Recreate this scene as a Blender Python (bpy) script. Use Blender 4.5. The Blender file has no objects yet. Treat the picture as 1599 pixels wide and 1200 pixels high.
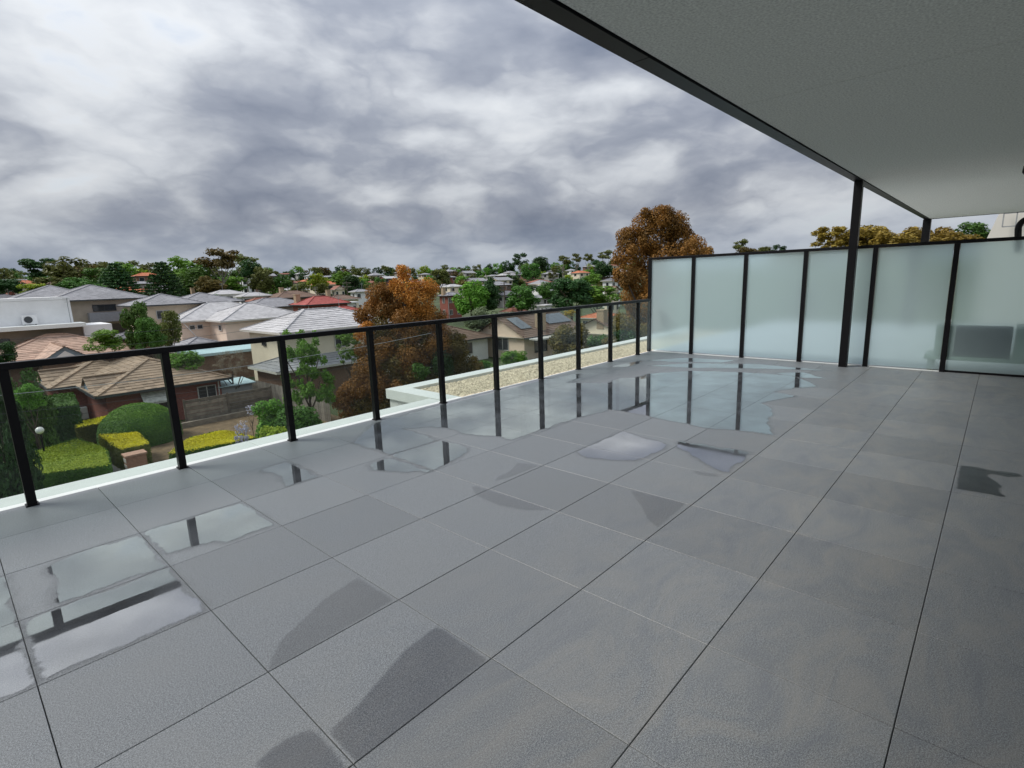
import bpy, bmesh, math, random
import numpy as np
from mathutils import Vector, Matrix

# ------------------------------------------------------------------ camera, sky, sun, exposure
scene = bpy.context.scene
COL = scene.collection
FPX, YAW, PITCH, ROLL = 827.48, 0.7452, -0.1939, -0.0333
CAM = Vector((0.0, -4.872, 1.438))
_f = Vector((math.cos(YAW)*math.cos(PITCH), math.sin(YAW)*math.cos(PITCH), math.sin(PITCH)))
_r0 = _f.cross(Vector((0, 0, 1))).normalized()
_u0 = _r0.cross(_f)
_r = _r0*math.cos(ROLL) + _u0*math.sin(ROLL)
_u = -_r0*math.sin(ROLL) + _u0*math.cos(ROLL)
cd = bpy.data.cameras.new('camera')
cam = bpy.data.objects.new('camera', cd); COL.objects.link(cam)
cam.matrix_world = Matrix(((_r.x, _u.x, -_f.x, CAM.x), (_r.y, _u.y, -_f.y, CAM.y), (_r.z, _u.z, -_f.z, CAM.z), (0, 0, 0, 1)))
cd.sensor_width = 36.0
cd.lens = FPX/1599.0*36.0
cd.clip_start = 0.05; cd.clip_end = 5000
scene.camera = cam
scene.view_settings.view_transform = 'Standard'
scene.view_settings.look = 'None'
scene.view_settings.gamma = 1.0
scene.view_settings.use_curve_mapping = False
scene.view_settings.exposure = 1.1
scene.cycles.max_bounces = 10
scene.cycles.transparent_max_bounces = 24
scene.cycles.caustics_reflective = False
scene.cycles.caustics_refractive = False
scene.cycles.sample_clamp_indirect = 6.0

SUN_DIR = Vector((0.60, -0.68, -1.0)).normalized()      # the way the light travels
sd = bpy.data.lights.new('sun', 'SUN')
sd.energy = 1.45; sd.angle = math.radians(22); sd.color = (1.0, 0.955, 0.88)
sun = bpy.data.objects.new('sun', sd); COL.objects.link(sun)
sun.rotation_euler = SUN_DIR.to_track_quat('-Z', 'Y').to_euler()

world = bpy.data.worlds.new('World'); scene.world = world
world.use_nodes = True
world.cycles.sampling_method = 'MANUAL'
world.cycles.sample_map_resolution = 512


class NT:
    """small helper round a node tree"""
    def __init__(s, tree):
        s.t = tree; s.n = tree.nodes; s.l = tree.links
        s.n.clear()

    def node(s, kind, ins=None, **props):
        nd = s.n.new(kind)
        for k, v in props.items():
            setattr(nd, k, v)
        for k, v in (ins or {}).items():
            sock = nd.inputs[k]
            if isinstance(v, bpy.types.NodeSocket):
                s.l.new(v, sock)
            else:
                sock.default_value = v
        return nd

    def math(s, op, a, b=None, c=None, clamp=False):
        nd = s.n.new('ShaderNodeMath'); nd.operation = op; nd.use_clamp = clamp
        for i, v in enumerate((a, b, c)):
            if v is None:
                continue
            if isinstance(v, bpy.types.NodeSocket):
                s.l.new(v, nd.inputs[i])
            else:
                nd.inputs[i].default_value = v
        return nd.outputs[0]

    def mix(s, fac, a, b, blend='MIX'):
        nd = s.n.new('ShaderNodeMix'); nd.data_type = 'RGBA'; nd.blend_type = blend
        for i, v in ((0, fac), (6, a), (7, b)):
            if isinstance(v, bpy.types.NodeSocket):
                s.l.new(v, nd.inputs[i])
            elif i == 0:
                nd.inputs[0].default_value = v
            else:
                nd.inputs[i].default_value = (*v, 1) if len(v) == 3 else v
        return nd.outputs[2]

    def ramp(s, fac, stops, interp='LINEAR'):
        nd = s.n.new('ShaderNodeValToRGB')
        cr = nd.color_ramp; cr.interpolation = interp
        while len(cr.elements) < len(stops):
            cr.elements.new(0.5)
        for e, (p, c) in zip(cr.elements, stops):
            e.position = p; e.color = (*c, 1) if len(c) == 3 else c
        s.l.new(fac, nd.inputs[0])
        return nd.outputs[0]

    def noise(s, vec, scale, detail=3.0, rough=0.55, dist=0.0, w=None):
        nd = s.n.new('ShaderNodeTexNoise')
        nd.inputs['Scale'].default_value = scale
        nd.inputs['Detail'].default_value = detail
        nd.inputs['Roughness'].default_value = rough
        nd.inputs['Distortion'].default_value = dist
        if vec is not None:
            s.l.new(vec, nd.inputs['Vector'])
        return nd.outputs['Fac']


SKY_OFF = (3.3, 31.7, 7.2)
SKY_K = 0.50


def build_world():
    nt = NT(world.node_tree)
    out = nt.node('ShaderNodeOutputWorld')
    tc = nt.node('ShaderNodeTexCoord')
    sep = nt.node('ShaderNodeSeparateXYZ', {0: tc.outputs['Generated']})
    zc = nt.math('MAXIMUM', sep.outputs[2], 0.0)
    den = nt.math('ADD', zc, 0.50)
    ux = nt.math('DIVIDE', sep.outputs[0], den)
    uy = nt.math('DIVIDE', sep.outputs[1], den)
    v = nt.node('ShaderNodeCombineXYZ', {0: ux, 1: uy, 2: nt.math('MULTIPLY', zc, 2.6)}).outputs[0]
    mp = nt.node('ShaderNodeMapping', {'Vector': v, 'Location': SKY_OFF, 'Rotation': (0, 0, 0.75), 'Scale': (1.25, 1.25, 1.0)}).outputs[0]

    def layer(vec, amount, wscale):
        warp = nt.node('ShaderNodeTexNoise', {'Vector': vec, 'Scale': wscale, 'Detail': 4.0, 'Roughness': 0.55})
        wv = nt.node('ShaderNodeVectorMath', {0: warp.outputs['Color'], 1: (0.5, 0.5, 0.5)}, operation='SUBTRACT').outputs[0]
        ws = nt.node('ShaderNodeVectorMath', {0: wv, 'Scale': amount}, operation='SCALE').outputs[0]
        return nt.node('ShaderNodeVectorMath', {0: vec, 1: ws}, operation='ADD').outputs[0]

    pv = layer(mp, 0.22, 2.0)
    big = nt.noise(mp, 1.05, 1.0, 0.4)
    mid = nt.noise(pv, 2.3, 9.0, 0.50)
    # heaped lobes: a folded noise gives rounded bright tops with grey creases between them
    ln_ = nt.noise(layer(pv, 0.07, 9.0), 3.6, 5.0, 0.45)
    lobe = nt.math('ABSOLUTE', nt.math('MULTIPLY_ADD', ln_, 2.0, -1.0))
    a = nt.math('MULTIPLY', big, 0.46)
    b = nt.math('MULTIPLY_ADD', mid, 0.54, a)
    d = nt.math('MULTIPLY_ADD', nt.math('SUBTRACT', lobe, 0.17), -0.22, b)
    # along the horizon one looks through the gaps between the cloud bases: bright streaks over a blue-grey far bank
    band = nt.math('SUBTRACT', 1.0, nt.math('MULTIPLY', zc, 4.4), clamp=True)
    d2 = nt.math('SUBTRACT', d, nt.math('MULTIPLY', nt.math('POWER', band, 1.2), 0.07))
    cloud = nt.ramp(d2, [(0.35, (0.69, 0.715, 0.745)), (0.42, (0.565, 0.595, 0.64)), (0.47, (0.44, 0.468, 0.52)),
                         (0.525, (0.315, 0.345, 0.41)), (0.66, (0.165, 0.195, 0.265))])
    sky = nt.node('ShaderNodeTexSky', sky_type='NISHITA', sun_disc=False,
                  sun_elevation=math.asin(-SUN_DIR.z), sun_rotation=math.atan2(-SUN_DIR.x, -SUN_DIR.y))
    skyc = nt.mix(1.0, sky.outputs[0], (0.12, 0.12, 0.12), 'MULTIPLY')
    gap = nt.ramp(d2, [(0.31, (0.75, 0.75, 0.75)), (0.37, (0, 0, 0))])
    col = nt.mix(nt.math('MULTIPLY', gap, 0.4), cloud, skyc)
    far = nt.math('MULTIPLY', nt.math('SUBTRACT', 1.0, nt.math('MULTIPLY', zc, 9.0), clamp=True), 0.55)
    col = nt.mix(far, col, (0.40, 0.485, 0.62))
    # the cloud layer is thinner seen straight up than along the horizon
    lift = nt.math('MULTIPLY_ADD', zc, 1.3*SKY_K, 0.74*SKY_K)
    bg = nt.node('ShaderNodeBackground', {'Color': col, 'Strength': lift})
    nt.l.new(bg.outputs[0], out.inputs[0])


build_world()

# ------------------------------------------------------------------ pixel <-> place (photo is 1599 x 1200)
def ray(px, py):
    return _f + _r*((px-799.5)/FPX) - _u*((py-599.5)/FPX)


def U(px, py, z):                       # the point of the level z seen at a pixel
    d = ray(px, py)
    return CAM + d*((z-CAM.z)/d.z)


def D(px, py, dist):                    # the point at a horizontal distance seen at a pixel
    d = ray(px, py)
    return CAM + d*(dist/math.hypot(d.x, d.y))


GZ = -7.2


def lerp_table(x, tab):
    for (a, va), (b, vb) in zip(tab, tab[1:]):
        if x <= b:
            t = max(0.0, min(1.0, (x-a)/(b-a)))
            return va + (vb-va)*t*t*(3-2*t) if False else va + (vb-va)*t
    return tab[-1][1]


def ground_z(x, y):
    dx, dy = x-CAM.x, y-CAM.y
    r = math.hypot(dx, dy)
    az = math.degrees(math.atan2(dy, dx))
    w = max(0.0, min(1.0, (az-50)/24.0)); w = w*w*(3-2*w)
    if az > 110:
        w *= max(0.0, 1-(az-110)/40.0)
    A = lerp_table(r, [(0, 0), (120, 0), (180, .8), (260, 3.6), (350, 8), (450, 12.4), (600, 15), (900, 16), (3000, 16)])
    B = lerp_table(r, [(0, 0), (48, 0), (90, 2.6), (200, 5), (350, 2.5), (600, 1), (3000, 1)])
    return GZ + A + B*w


# ------------------------------------------------------------------ materials
def material(name):
    m = bpy.data.materials.new(name); m.use_nodes = True
    return m, NT(m.node_tree)


def finish(nt, shader):
    out = nt.node('ShaderNodeOutputMaterial')
    nt.l.new(shader, out.inputs[0])


def plain(name, col, rough=0.6, var=0.12, scale=6.0, bump=0.0, bscale=60.0, metal=0.0, spec=0.5, island=0.0, objvar=0.0, dirt=0.0):
    """principled surface with mottling, optional per-piece / per-object change of tone and fine relief"""
    m, nt = material(name)
    tc = nt.node('ShaderNodeTexCoord')
    n = nt.noise(tc.outputs['Object'], scale, 5.0, 0.6)
    lo = tuple(c*(1-var) for c in col); hi = tuple(min(1, c*(1+var)) for c in col)
    c = nt.ramp(n, [(0.3, lo), (0.7, hi)])
    if island:
        g = nt.node('ShaderNodeNewGeometry')
        k = nt.math('MULTIPLY_ADD', g.outputs['Random Per Island'], 2*island, 1-island)
        c = nt.mix(1.0, c, nt.node('ShaderNodeCombineColor', {0: k, 1: k, 2: k}).outputs[0], 'MULTIPLY')
    if objvar:
        oi = nt.node('ShaderNodeObjectInfo')
        k = nt.math('MULTIPLY_ADD', oi.outputs['Random'], 2*objvar, 1-objvar)
        c = nt.mix(1.0, c, nt.node('ShaderNodeCombineColor', {0: k, 1: k, 2: k}).outputs[0], 'MULTIPLY')
    if dirt:
        n2 = nt.noise(tc.outputs['Object'], scale*0.22, 6.0, 0.68, 0.4)
        f = nt.math('MULTIPLY', nt.ramp(n2, [(0.48, (0, 0, 0)), (0.72, (1, 1, 1))]), dirt)
        c = nt.mix(f, c, tuple(x*0.5 for x in col))
    b = nt.node('ShaderNodeBsdfPrincipled', {'Base Color': c, 'Roughness': rough, 'Metallic': metal, 'Specular IOR Level': spec})
    if bump:
        bn = nt.noise(tc.outputs['Object'], bscale, 4.0, 0.6)
        bp = nt.node('ShaderNodeBump', {'Height': bn, 'Strength': bump, 'Distance': 0.02})
        nt.l.new(bp.outputs[0], b.inputs['Normal'])
    finish(nt, b.outputs[0])
    return m


def leaf_mat(name, a, b, trans=0.25):
    """foliage: tone differs leaf by leaf and spray by spray"""
    m, nt = material(name)
    g = nt.node('ShaderNodeNewGeometry'); oi = nt.node('ShaderNodeObjectInfo')
    tc = nt.node('ShaderNodeTexCoord')
    n = nt.noise(tc.outputs['Object'], 0.55, 3.0, 0.6)
    k = nt.math('MULTIPLY_ADD', g.outputs['Random Per Island'], 0.45, nt.math('MULTIPLY_ADD', n, 1.5, -0.47), clamp=True)
    c = nt.mix(k, a, b)
    hs = nt.node('ShaderNodeHueSaturation', {'Hue': nt.math('MULTIPLY_ADD', oi.outputs['Random'], 0.024, 0.488), 'Saturation': 1.0,
                 'Value': nt.math('MULTIPLY_ADD', oi.outputs['Random'], 0.4, 0.8), 'Color': c}).outputs[0]
    d = nt.node('ShaderNodeBsdfPrincipled', {'Base Color': hs, 'Roughness': 0.6, 'Specular IOR Level': 0.25})
    t = nt.node('ShaderNodeBsdfTranslucent', {'Color': hs})
    mx = nt.node('ShaderNodeMixShader', {0: trans, 1: d.outputs[0], 2: t.outputs[0]})
    finish(nt, mx.outputs[0])
    return m


def tile_mat():
    m, nt = material('porcelain_paver')
    tc = nt.node('ShaderNodeTexCoord'); geo = nt.node('ShaderNodeNewGeometry'); oi = nt.node('ShaderNodeObjectInfo')
    P = geo.outputs['Position']
    sp = nt.noise(P, 330.0, 1.0, 0.6)
    sp2 = nt.noise(P, 165.0, 2.0, 0.7)
    c = nt.ramp(nt.math('MULTIPLY_ADD', sp2, 0.5, nt.math('MULTIPLY', sp, 0.5)),
                [(0.38, (0.073, 0.081, 0.089)), (0.50, (0.163, 0.177, 0.190)), (0.62, (0.300, 0.318, 0.335))])
    cl = nt.noise(P, 2.3, 6.0, 0.66, 0.6)
    c = nt.mix(nt.ramp(cl, [(0.36, (0.0, 0.0, 0.0)), (0.70, (0.5, 0.5, 0.5))]), c, (0.185, 0.194, 0.200))
    # foot-scuffed dust film, drawn out along the sweep of a mop, under the roof where the rain does not rinse it
    mpp = nt.node('ShaderNodeMapping', {'Vector': P, 'Rotation': (0, 0, 0.5), 'Scale': (1.2, 2.6, 1.0)}).outputs[0]
    sm = nt.noise(mpp, 1.5, 7.0, 0.7, 1.4)
    sepp = nt.node('ShaderNodeSeparateXYZ', {0: P})
    under = nt.math('MULTIPLY_ADD', sepp.outputs[1], -0.9, -2.6, clamp=True)
    c = nt.mix(nt.math('MULTIPLY', nt.ramp(sm, [(0.46, (0, 0, 0)), (0.74, (0.55, 0.55, 0.55))]), under), c, (0.27, 0.258, 0.235))
    c = nt.mix(nt.math('MULTIPLY', nt.ramp(sm, [(0.28, (0.6, 0.6, 0.6)), (0.46, (0, 0, 0))]), under), c, (0.125, 0.137, 0.165))
    k = nt.math('MULTIPLY_ADD', oi.outputs['Random'], 0.17, 0.915)
    c = nt.mix(1.0, c, nt.node('ShaderNodeCombineColor', {0: k, 1: k, 2: k}).outputs[0], 'MULTIPLY')
    rg = nt.math('MULTIPLY_ADD', cl, 0.22, 0.34)
    b = nt.node('ShaderNodeBsdfPrincipled', {'Base Color': c, 'Roughness': rg, 'Specular IOR Level': 0.5})
    bp = nt.node('ShaderNodeBump', {'Height': sp2, 'Strength': 0.008, 'Distance': 0.002})
    nt.l.new(bp.outputs[0], b.inputs['Normal'])
    finish(nt, b.outputs[0])
    return m


def glass_mat(name, tint, gloss=0.0, ior=1.5):
    m, nt = material(name)
    t = nt.node('ShaderNodeBsdfTransparent', {'Color': (*tint, 1)})
    g = nt.node('ShaderNodeBsdfGlossy', {'Color': (1, 1, 1, 1), 'Roughness': gloss})
    fr = nt.node('ShaderNodeFresnel', {'IOR': ior})
    geo = nt.node('ShaderNodeNewGeometry')
    fac = nt.math('MULTIPLY', fr.outputs[0], nt.math('SUBTRACT', 1.0, geo.outputs['Backfacing']))
    mx = nt.node('ShaderNodeMixShader', {0: fac, 1: t.outputs[0], 2: g.outputs[0]})
    finish(nt, mx.outputs[0])
    return m


def film_alpha(nt, P, amount):
    """the sheet thins out and breaks up towards its rim"""
    at = nt.node('ShaderNodeAttribute', attribute_name='fade')
    n = nt.noise(P, 26.0, 4.0, 0.65)
    v = nt.math('MULTIPLY_ADD', n, amount, nt.math('SUBTRACT', at.outputs['Fac'], amount*0.5))
    return nt.node('ShaderNodeMapRange', {0: v, 1: 0.12, 2: 0.75}, interpolation_type='SMOOTHSTEP').outputs[0]


def water_mat():
    m, nt = material('rain_water')
    geo = nt.node('ShaderNodeNewGeometry'); P = geo.outputs['Position']
    n = nt.noise(P, 5.0, 2.0, 0.5)
    bp = nt.node('ShaderNodeBump', {'Height': n, 'Strength': 0.02, 'Distance': 0.01})
    al = film_alpha(nt, P, 1.0)
    # deeper and shallower water: the thin film lets the grain of the paver break the mirror
    depth = nt.math('MULTIPLY_ADD', nt.noise(P, 2.2, 3.0, 0.55), 2.4, -0.62, clamp=True)
    grain = nt.noise(P, 130.0, 2.0, 0.6)
    thin = nt.math('MULTIPLY_ADD', depth, 0.5, 0.5)
    t = nt.node('ShaderNodeBsdfTransparent', {'Color': nt.mix(al, (1, 1, 1), (0.96, 0.97, 0.985))})
    g = nt.node('ShaderNodeBsdfGlossy', {'Color': (1, 1, 1, 1), 'Roughness': nt.math('MULTIPLY_ADD', nt.math('SUBTRACT', 1.0, depth), 0.05, 0.01), 'Normal': bp.outputs[0]})
    fr = nt.node('ShaderNodeFresnel', {'IOR': 1.4, 'Normal': bp.outputs[0]})
    fac = nt.math('MULTIPLY_ADD', fr.outputs[0], 1.3, 0.36, clamp=True)
    fac = nt.math('MULTIPLY', nt.math('MULTIPLY', fac, al), thin)
    mx = nt.node('ShaderNodeMixShader', {0: fac, 1: t.outputs[0], 2: g.outputs[0]})
    finish(nt, mx.outputs[0])
    return m


def damp_mat(name, tint, rough):
    m, nt = material(name)
    geo = nt.node('ShaderNodeNewGeometry'); P = geo.outputs['Position']
    al = film_alpha(nt, P, 0.5)
    mot = nt.math('MULTIPLY_ADD', nt.noise(P, 3.5, 4.0, 0.6), 1.1, 0.35, clamp=True)
    t = nt.node('ShaderNodeBsdfTransparent', {'Color': nt.mix(nt.math('MULTIPLY', al, mot), (1, 1, 1), tint)})
    g = nt.node('ShaderNodeBsdfGlossy', {'Color': (1, 1, 1, 1), 'Roughness': rough})
    fr = nt.node('ShaderNodeFresnel', {'IOR': 1.25})
    mx = nt.node('ShaderNodeMixShader', {0: nt.math('MULTIPLY', fr.outputs[0], al), 1: t.outputs[0], 2: g.outputs[0]})
    finish(nt, mx.outputs[0])
    return m


def frosted_mat():
    """etched pane: one scattering face; a ray that is already inside leaves freely"""
    m, nt = material('frosted_glass')
    gl = nt.node('ShaderNodeBsdfRefraction', {'Color': (0.80, 0.985, 1.0, 1), 'Roughness': 0.27, 'IOR': 1.25})
    tl = nt.node('ShaderNodeBsdfTranslucent', {'Color': (0.82, 0.985, 1.0, 1)})
    mx = nt.node('ShaderNodeMixShader', {0: 0.52, 1: gl.outputs[0], 2: tl.outputs[0]})
    df = nt.node('ShaderNodeBsdfDiffuse', {'Color': (0.76, 0.96, 1.0, 1)})
    mx2 = nt.node('ShaderNodeMixShader', {0: 0.22, 1: mx.outputs[0], 2: df.outputs[0]})
    gs = nt.node('ShaderNodeBsdfGlossy', {'Color': (1, 1, 1, 1), 'Roughness': 0.2})
    fr = nt.node('ShaderNodeFresnel', {'IOR': 1.4})
    mx3 = nt.node('ShaderNodeMixShader', {0: fr.outputs[0], 1: mx2.outputs[0], 2: gs.outputs[0]})
    geo = nt.node('ShaderNodeNewGeometry')
    tp = nt.node('ShaderNodeBsdfTransparent', {'Color': (1, 1, 1, 1)})
    mx4 = nt.node('ShaderNodeMixShader', {0: geo.outputs['Backfacing'], 1: mx3.outputs[0], 2: tp.outputs[0]})
    finish(nt, mx4.outputs[0])
    return m


M = {}
M['tile'] = tile_mat()
M['joint'] = plain('dark_underlay', (0.012, 0.012, 0.014), 0.9)
M['black'] = plain('black_powder_coat', (0.004, 0.0035, 0.0045), 0.42, 0.1, 3, spec=0.25)
M['fascia'] = plain('gloss_charcoal_trim', (0.006, 0.007, 0.009), 0.4, 0.1, 2, spec=0.15)
M['soffit'] = plain('fibre_cement_soffit', (0.73, 0.755, 0.71), 0.8, 0.28, 70.0, 0.15, 200, dirt=0.12)
M['white'] = plain('white_coping', (0.78, 0.81, 0.79), 0.45, 0.04, 5, dirt=0.10)
M['render_white'] = plain('white_render', (0.72, 0.73, 0.71), 0.75, 0.05, 3, 0.1, dirt=0.12)
M['glass'] = glass_mat('balustrade_glass', (0.865, 0.90, 0.88))
M['frost'] = frosted_mat()
M['water'] = water_mat()
M['damp'] = damp_mat('damp_film', (0.82, 0.825, 0.845), 0.28)
M['damp2'] = damp_mat('drying_film', (0.93, 0.933, 0.94), 0.30)
M['gravel'] = plain('river_gravel', (0.60, 0.52, 0.385), 0.85, 0.2, 30, island=0.45)
M['gravel_bed'] = plain('gravel_bed', (0.42, 0.36, 0.26), 0.9, 0.3, 40)
M['wall_dark'] = plain('charcoal_cladding', (0.035, 0.037, 0.04), 0.5)
M['grass'] = plain('suburb_ground', (0.062, 0.085, 0.032), 0.95, 0.55, 0.11, 0.2, 6)
M['mulch'] = plain('bark_mulch', (0.17, 0.115, 0.065), 0.95, 0.35, 2.2, 0.3, 30)
M['concrete'] = plain('path_concrete', (0.27, 0.26, 0.24), 0.85, 0.15, 1.5, dirt=0.3)
M['asphalt'] = plain('asphalt', (0.05, 0.05, 0.052), 0.85, 0.2, 3.0)
M['bark'] = plain('bark', (0.085, 0.065, 0.05), 0.9, 0.35, 6, 0.3, 30)
M['bark_pale'] = plain('gum_bark', (0.30, 0.27, 0.23), 0.85, 0.35, 4, 0.2, 30)
L = {
    'dark': leaf_mat('dark_green_leaves', (0.018, 0.052, 0.018), (0.068, 0.15, 0.04)),
    'mid': leaf_mat('mid_green_leaves', (0.036, 0.095, 0.018), (0.125, 0.255, 0.045)),
    'bright': leaf_mat('bright_green_leaves', (0.075, 0.19, 0.022), (0.22, 0.42, 0.055)),
    'lime': leaf_mat('lime_leaves', (0.17, 0.28, 0.018), (0.42, 0.5, 0.04)),
    'olive': leaf_mat('olive_leaves', (0.062, 0.082, 0.02), (0.21, 0.225, 0.055)),
    'grey': leaf_mat('grey_green_leaves', (0.092, 0.125, 0.066), (0.238, 0.277, 0.152)),
    'rust': leaf_mat('rust_leaves', (0.125, 0.082, 0.021), (0.488, 0.251, 0.050)),
    'orange': leaf_mat('orange_leaves', (0.224, 0.108, 0.026), (0.739, 0.297, 0.059)),
    'brown': leaf_mat('brown_green_leaves', (0.055, 0.066, 0.02), (0.255, 0.17, 0.045)),
    'gold': leaf_mat('golden_leaves', (0.449, 0.383, 0.016), (0.800, 0.713, 0.033)),
    'golden_olive': leaf_mat('golden_olive_leaves', (0.132, 0.103, 0.022), (0.449, 0.310, 0.059)),
    'petal': leaf_mat('pale_petals', (0.45, 0.42, 0.62), (0.72, 0.72, 0.80)),
    'dry': leaf_mat('dry_twigs', (0.238, 0.198, 0.132), (0.475, 0.422, 0.317)),
    'yellow': leaf_mat('yellow_leaves', (0.38, 0.29, 0.015), (0.68, 0.50, 0.03)),
}

# ------------------------------------------------------------------ mesh helpers
def me_obj(name, verts, faces, mat, parent=None, smooth=False, loc=None):
    me = bpy.data.meshes.new(name)
    me.from_pydata([tuple(v) for v in verts], [], faces)
    if isinstance(mat, (list, tuple)):
        for x in mat:
            me.materials.append(x)
    elif mat:
        me.materials.append(mat)
    if smooth:
        me.polygons.foreach_set('use_smooth', [True]*len(me.polygons))
    me.update()
    return link(name, me, parent, loc)


def link(name, me, parent=None, loc=None):
    o = bpy.data.objects.new(name, me)
    COL.objects.link(o)
    if parent is not None:
        o.parent = parent
    if loc is not None:
        o.location = loc
    return o


def tag(o, label=None, cat=None, group=None, kind=None):
    if label: o['label'] = label
    if cat: o['category'] = cat
    if group: o['group'] = group
    if kind: o['kind'] = kind
    return o


def empty(name, loc, label=None, cat=None, group=None):
    o = bpy.data.objects.new(name, None)
    COL.objects.link(o); o.location = loc
    o.empty_display_size = 0.2
    return tag(o, label, cat, group)


class MB:
    """collects shapes for one mesh"""
    def __init__(s, org=(0, 0, 0)):
        s.v = []; s.f = []; s.o = Vector(org)

    def poly(s, pts):
        b = len(s.v)
        s.v += [Vector(p)-s.o for p in pts]
        s.f.append(tuple(range(b, b+len(pts))))

    def box(s, x0, x1, y0, y1, z0, z1):
        b = len(s.v)
        for z in (z0, z1):
            for x, y in ((x0, y0), (x1, y0), (x1, y1), (x0, y1)):
                s.v.append(Vector((x, y, z))-s.o)
        s.f += [tuple(b+i for i in q) for q in ((0, 3, 2, 1), (4, 5, 6, 7), (0, 1, 5, 4), (1, 2, 6, 5), (2, 3, 7, 6), (3, 0, 4, 7))]
        return s

    def tube(s, pts, rad, n=6, cap=True, ref=None):
        pts = [Vector(p) for p in pts]
        rads = rad if isinstance(rad, (list, tuple)) else [rad]*len(pts)
        rings = []
        for i, p in enumerate(pts):
            d = (pts[min(i+1, len(pts)-1)] - pts[max(i-1, 0)]).normalized()
            a = d.cross(Vector(ref or (0, 0, 1)))
            if a.length < 1e-3:
                a = d.cross(Vector((1, 0, 0)))
            a.normalize(); c = d.cross(a)
            b = len(s.v)
            for k in range(n):
                t = 2*math.pi*k/n
                s.v.append(p + (a*math.cos(t)+c*math.sin(t))*rads[i] - s.o)
            rings.append(b)
        for a, b in zip(rings, rings[1:]):
            for k in range(n):
                s.f.append((a+k, a+(k+1) % n, b+(k+1) % n, b+k))
        if cap:
            s.f.append(tuple(rings[0]+k for k in range(n))[::-1])
            s.f.append(tuple(rings[-1]+k for k in range(n)))
        return s

    def beam(s, p, q, w, h, up=(0, 0, 1)):
        p, q = Vector(p), Vector(q)
        d = (q-p).normalized(); a = d.cross(Vector(up)).normalized(); c = a.cross(d)
        b = len(s.v)
        for e in (p, q):
            for i, j in ((-1, -1), (1, -1), (1, 1), (-1, 1)):
                s.v.append(e + a*(i*w/2) + c*(j*h/2) - s.o)
        s.f += [tuple(b+i for i in k) for k in ((0, 1, 2, 3)[::-1], (4, 5, 6, 7), (0, 1, 5, 4), (1, 2, 6, 5), (2, 3, 7, 6), (3, 0, 4, 7))]
        return s

    def build(s, name, mat, parent=None, smooth=False, bevel=0.0):
        loc = None
        if parent is None:
            loc = s.o
        o = me_obj(name, s.v, s.f, mat, parent, smooth, loc)
        if bevel:
            bm = bmesh.new(); bm.from_mesh(o.data)
            bmesh.ops.bevel(bm, geom=bm.edges[:], offset=bevel, segments=2, affect='EDGES', profile=0.6)
            bm.to_mesh(o.data); bm.free()
        return o


def chaikin(pts, n=2):
    for _ in range(n):
        out = []
        for i in range(len(pts)):
            a, b = pts[i], pts[(i+1) % len(pts)]
            out.append(((a[0]*.75+b[0]*.25), (a[1]*.75+b[1]*.25)))
            out.append(((a[0]*.25+b[0]*.75), (a[1]*.25+b[1]*.75)))
        pts = out
    return pts
# ------------------------------------------------------------------ the terrace
PITCH_T = 0.603
XS = 9.306                       # privacy screen plane
WALLY = -5.41                    # building wall beside the camera
X0T, Y0T = 0.0498, -0.5425
b = MB((2.5, -2.7, -0.06)); b.box(-4.2, XS+0.1, WALLY, 0.036, -0.30, -0.024)
fl = tag(b.build('terrace_floor', M['joint']), 'dark bedding under the grey pavers', None, None, 'structure')
tile_meshes = {}


def paver(x0, x1, y0, y1):
    w, d = round(x1-x0, 4), round(y1-y0, 4)
    if (w, d) not in tile_meshes:
        bm = bmesh.new()
        bmesh.ops.create_cube(bm, size=1.0)
        bmesh.ops.scale(bm, vec=(w-0.0030, d-0.0030, 0.02), verts=bm.verts)
        top = [e for e in bm.edges if all(v.co.z > 0 for v in e.verts)]
        bmesh.ops.bevel(bm, geom=top, offset=0.0016, segments=1, affect='EDGES')
        me = bpy.data.meshes.new('paver'); bm.to_mesh(me); bm.free()
        me.materials.append(M['tile']); tile_meshes[(w, d)] = me
    o = bpy.data.objects.new('paver', tile_meshes[(w, d)])
    COL.objects.link(o); o.parent = fl
    rr = random.random
    o.location = Vector(((x0+x1)/2, (y0+y1)/2, -0.010 + (rr()-.5)*0.0009)) - fl.location


random.seed(4)
xe = sorted([X0T+PITCH_T*i for i in range(-7, 16) if -4.2 < X0T+PITCH_T*i < XS-0.05] + [XS+0.02])
ye = [0.036] + [Y0T-PITCH_T*i for i in range(0, 9) if Y0T-PITCH_T*i > WALLY+0.05] + [WALLY]
for xa, xb in zip(xe, xe[1:]):
    for ya, yb in zip(ye, ye[1:]):
        paver(xa, xb, yb, ya)

# white coping outside the glass, with its upstand, and the building it caps
cp = empty('parapet_coping', (2.5, 0.2, -0.1), 'long white metal coping along the terrace edge below the glass', 'coping')
for xa, xb in ((-4.2, -1.35), (-1.346, 1.9), (1.904, 4.17)):
    MB(cp.location).box(xa, xb, 0.112, 0.43, -0.16, -0.022).build('coping_cap', M['white'], cp, bevel=0.004)
MB(cp.location).box(-4.2, XS+6, 0.040, 0.108, -0.16, -0.014).build('edge_upstand', M['white'], cp, bevel=0.003)
bw = MB((2.5, 0, GZ)); bw.box(-4.2, 4.23, -0.3, 0.395, GZ, -0.17)
tag(bw.build('building_wall', M['render_white']), 'white rendered wall below the terrace edge', 'wall', None)

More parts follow.
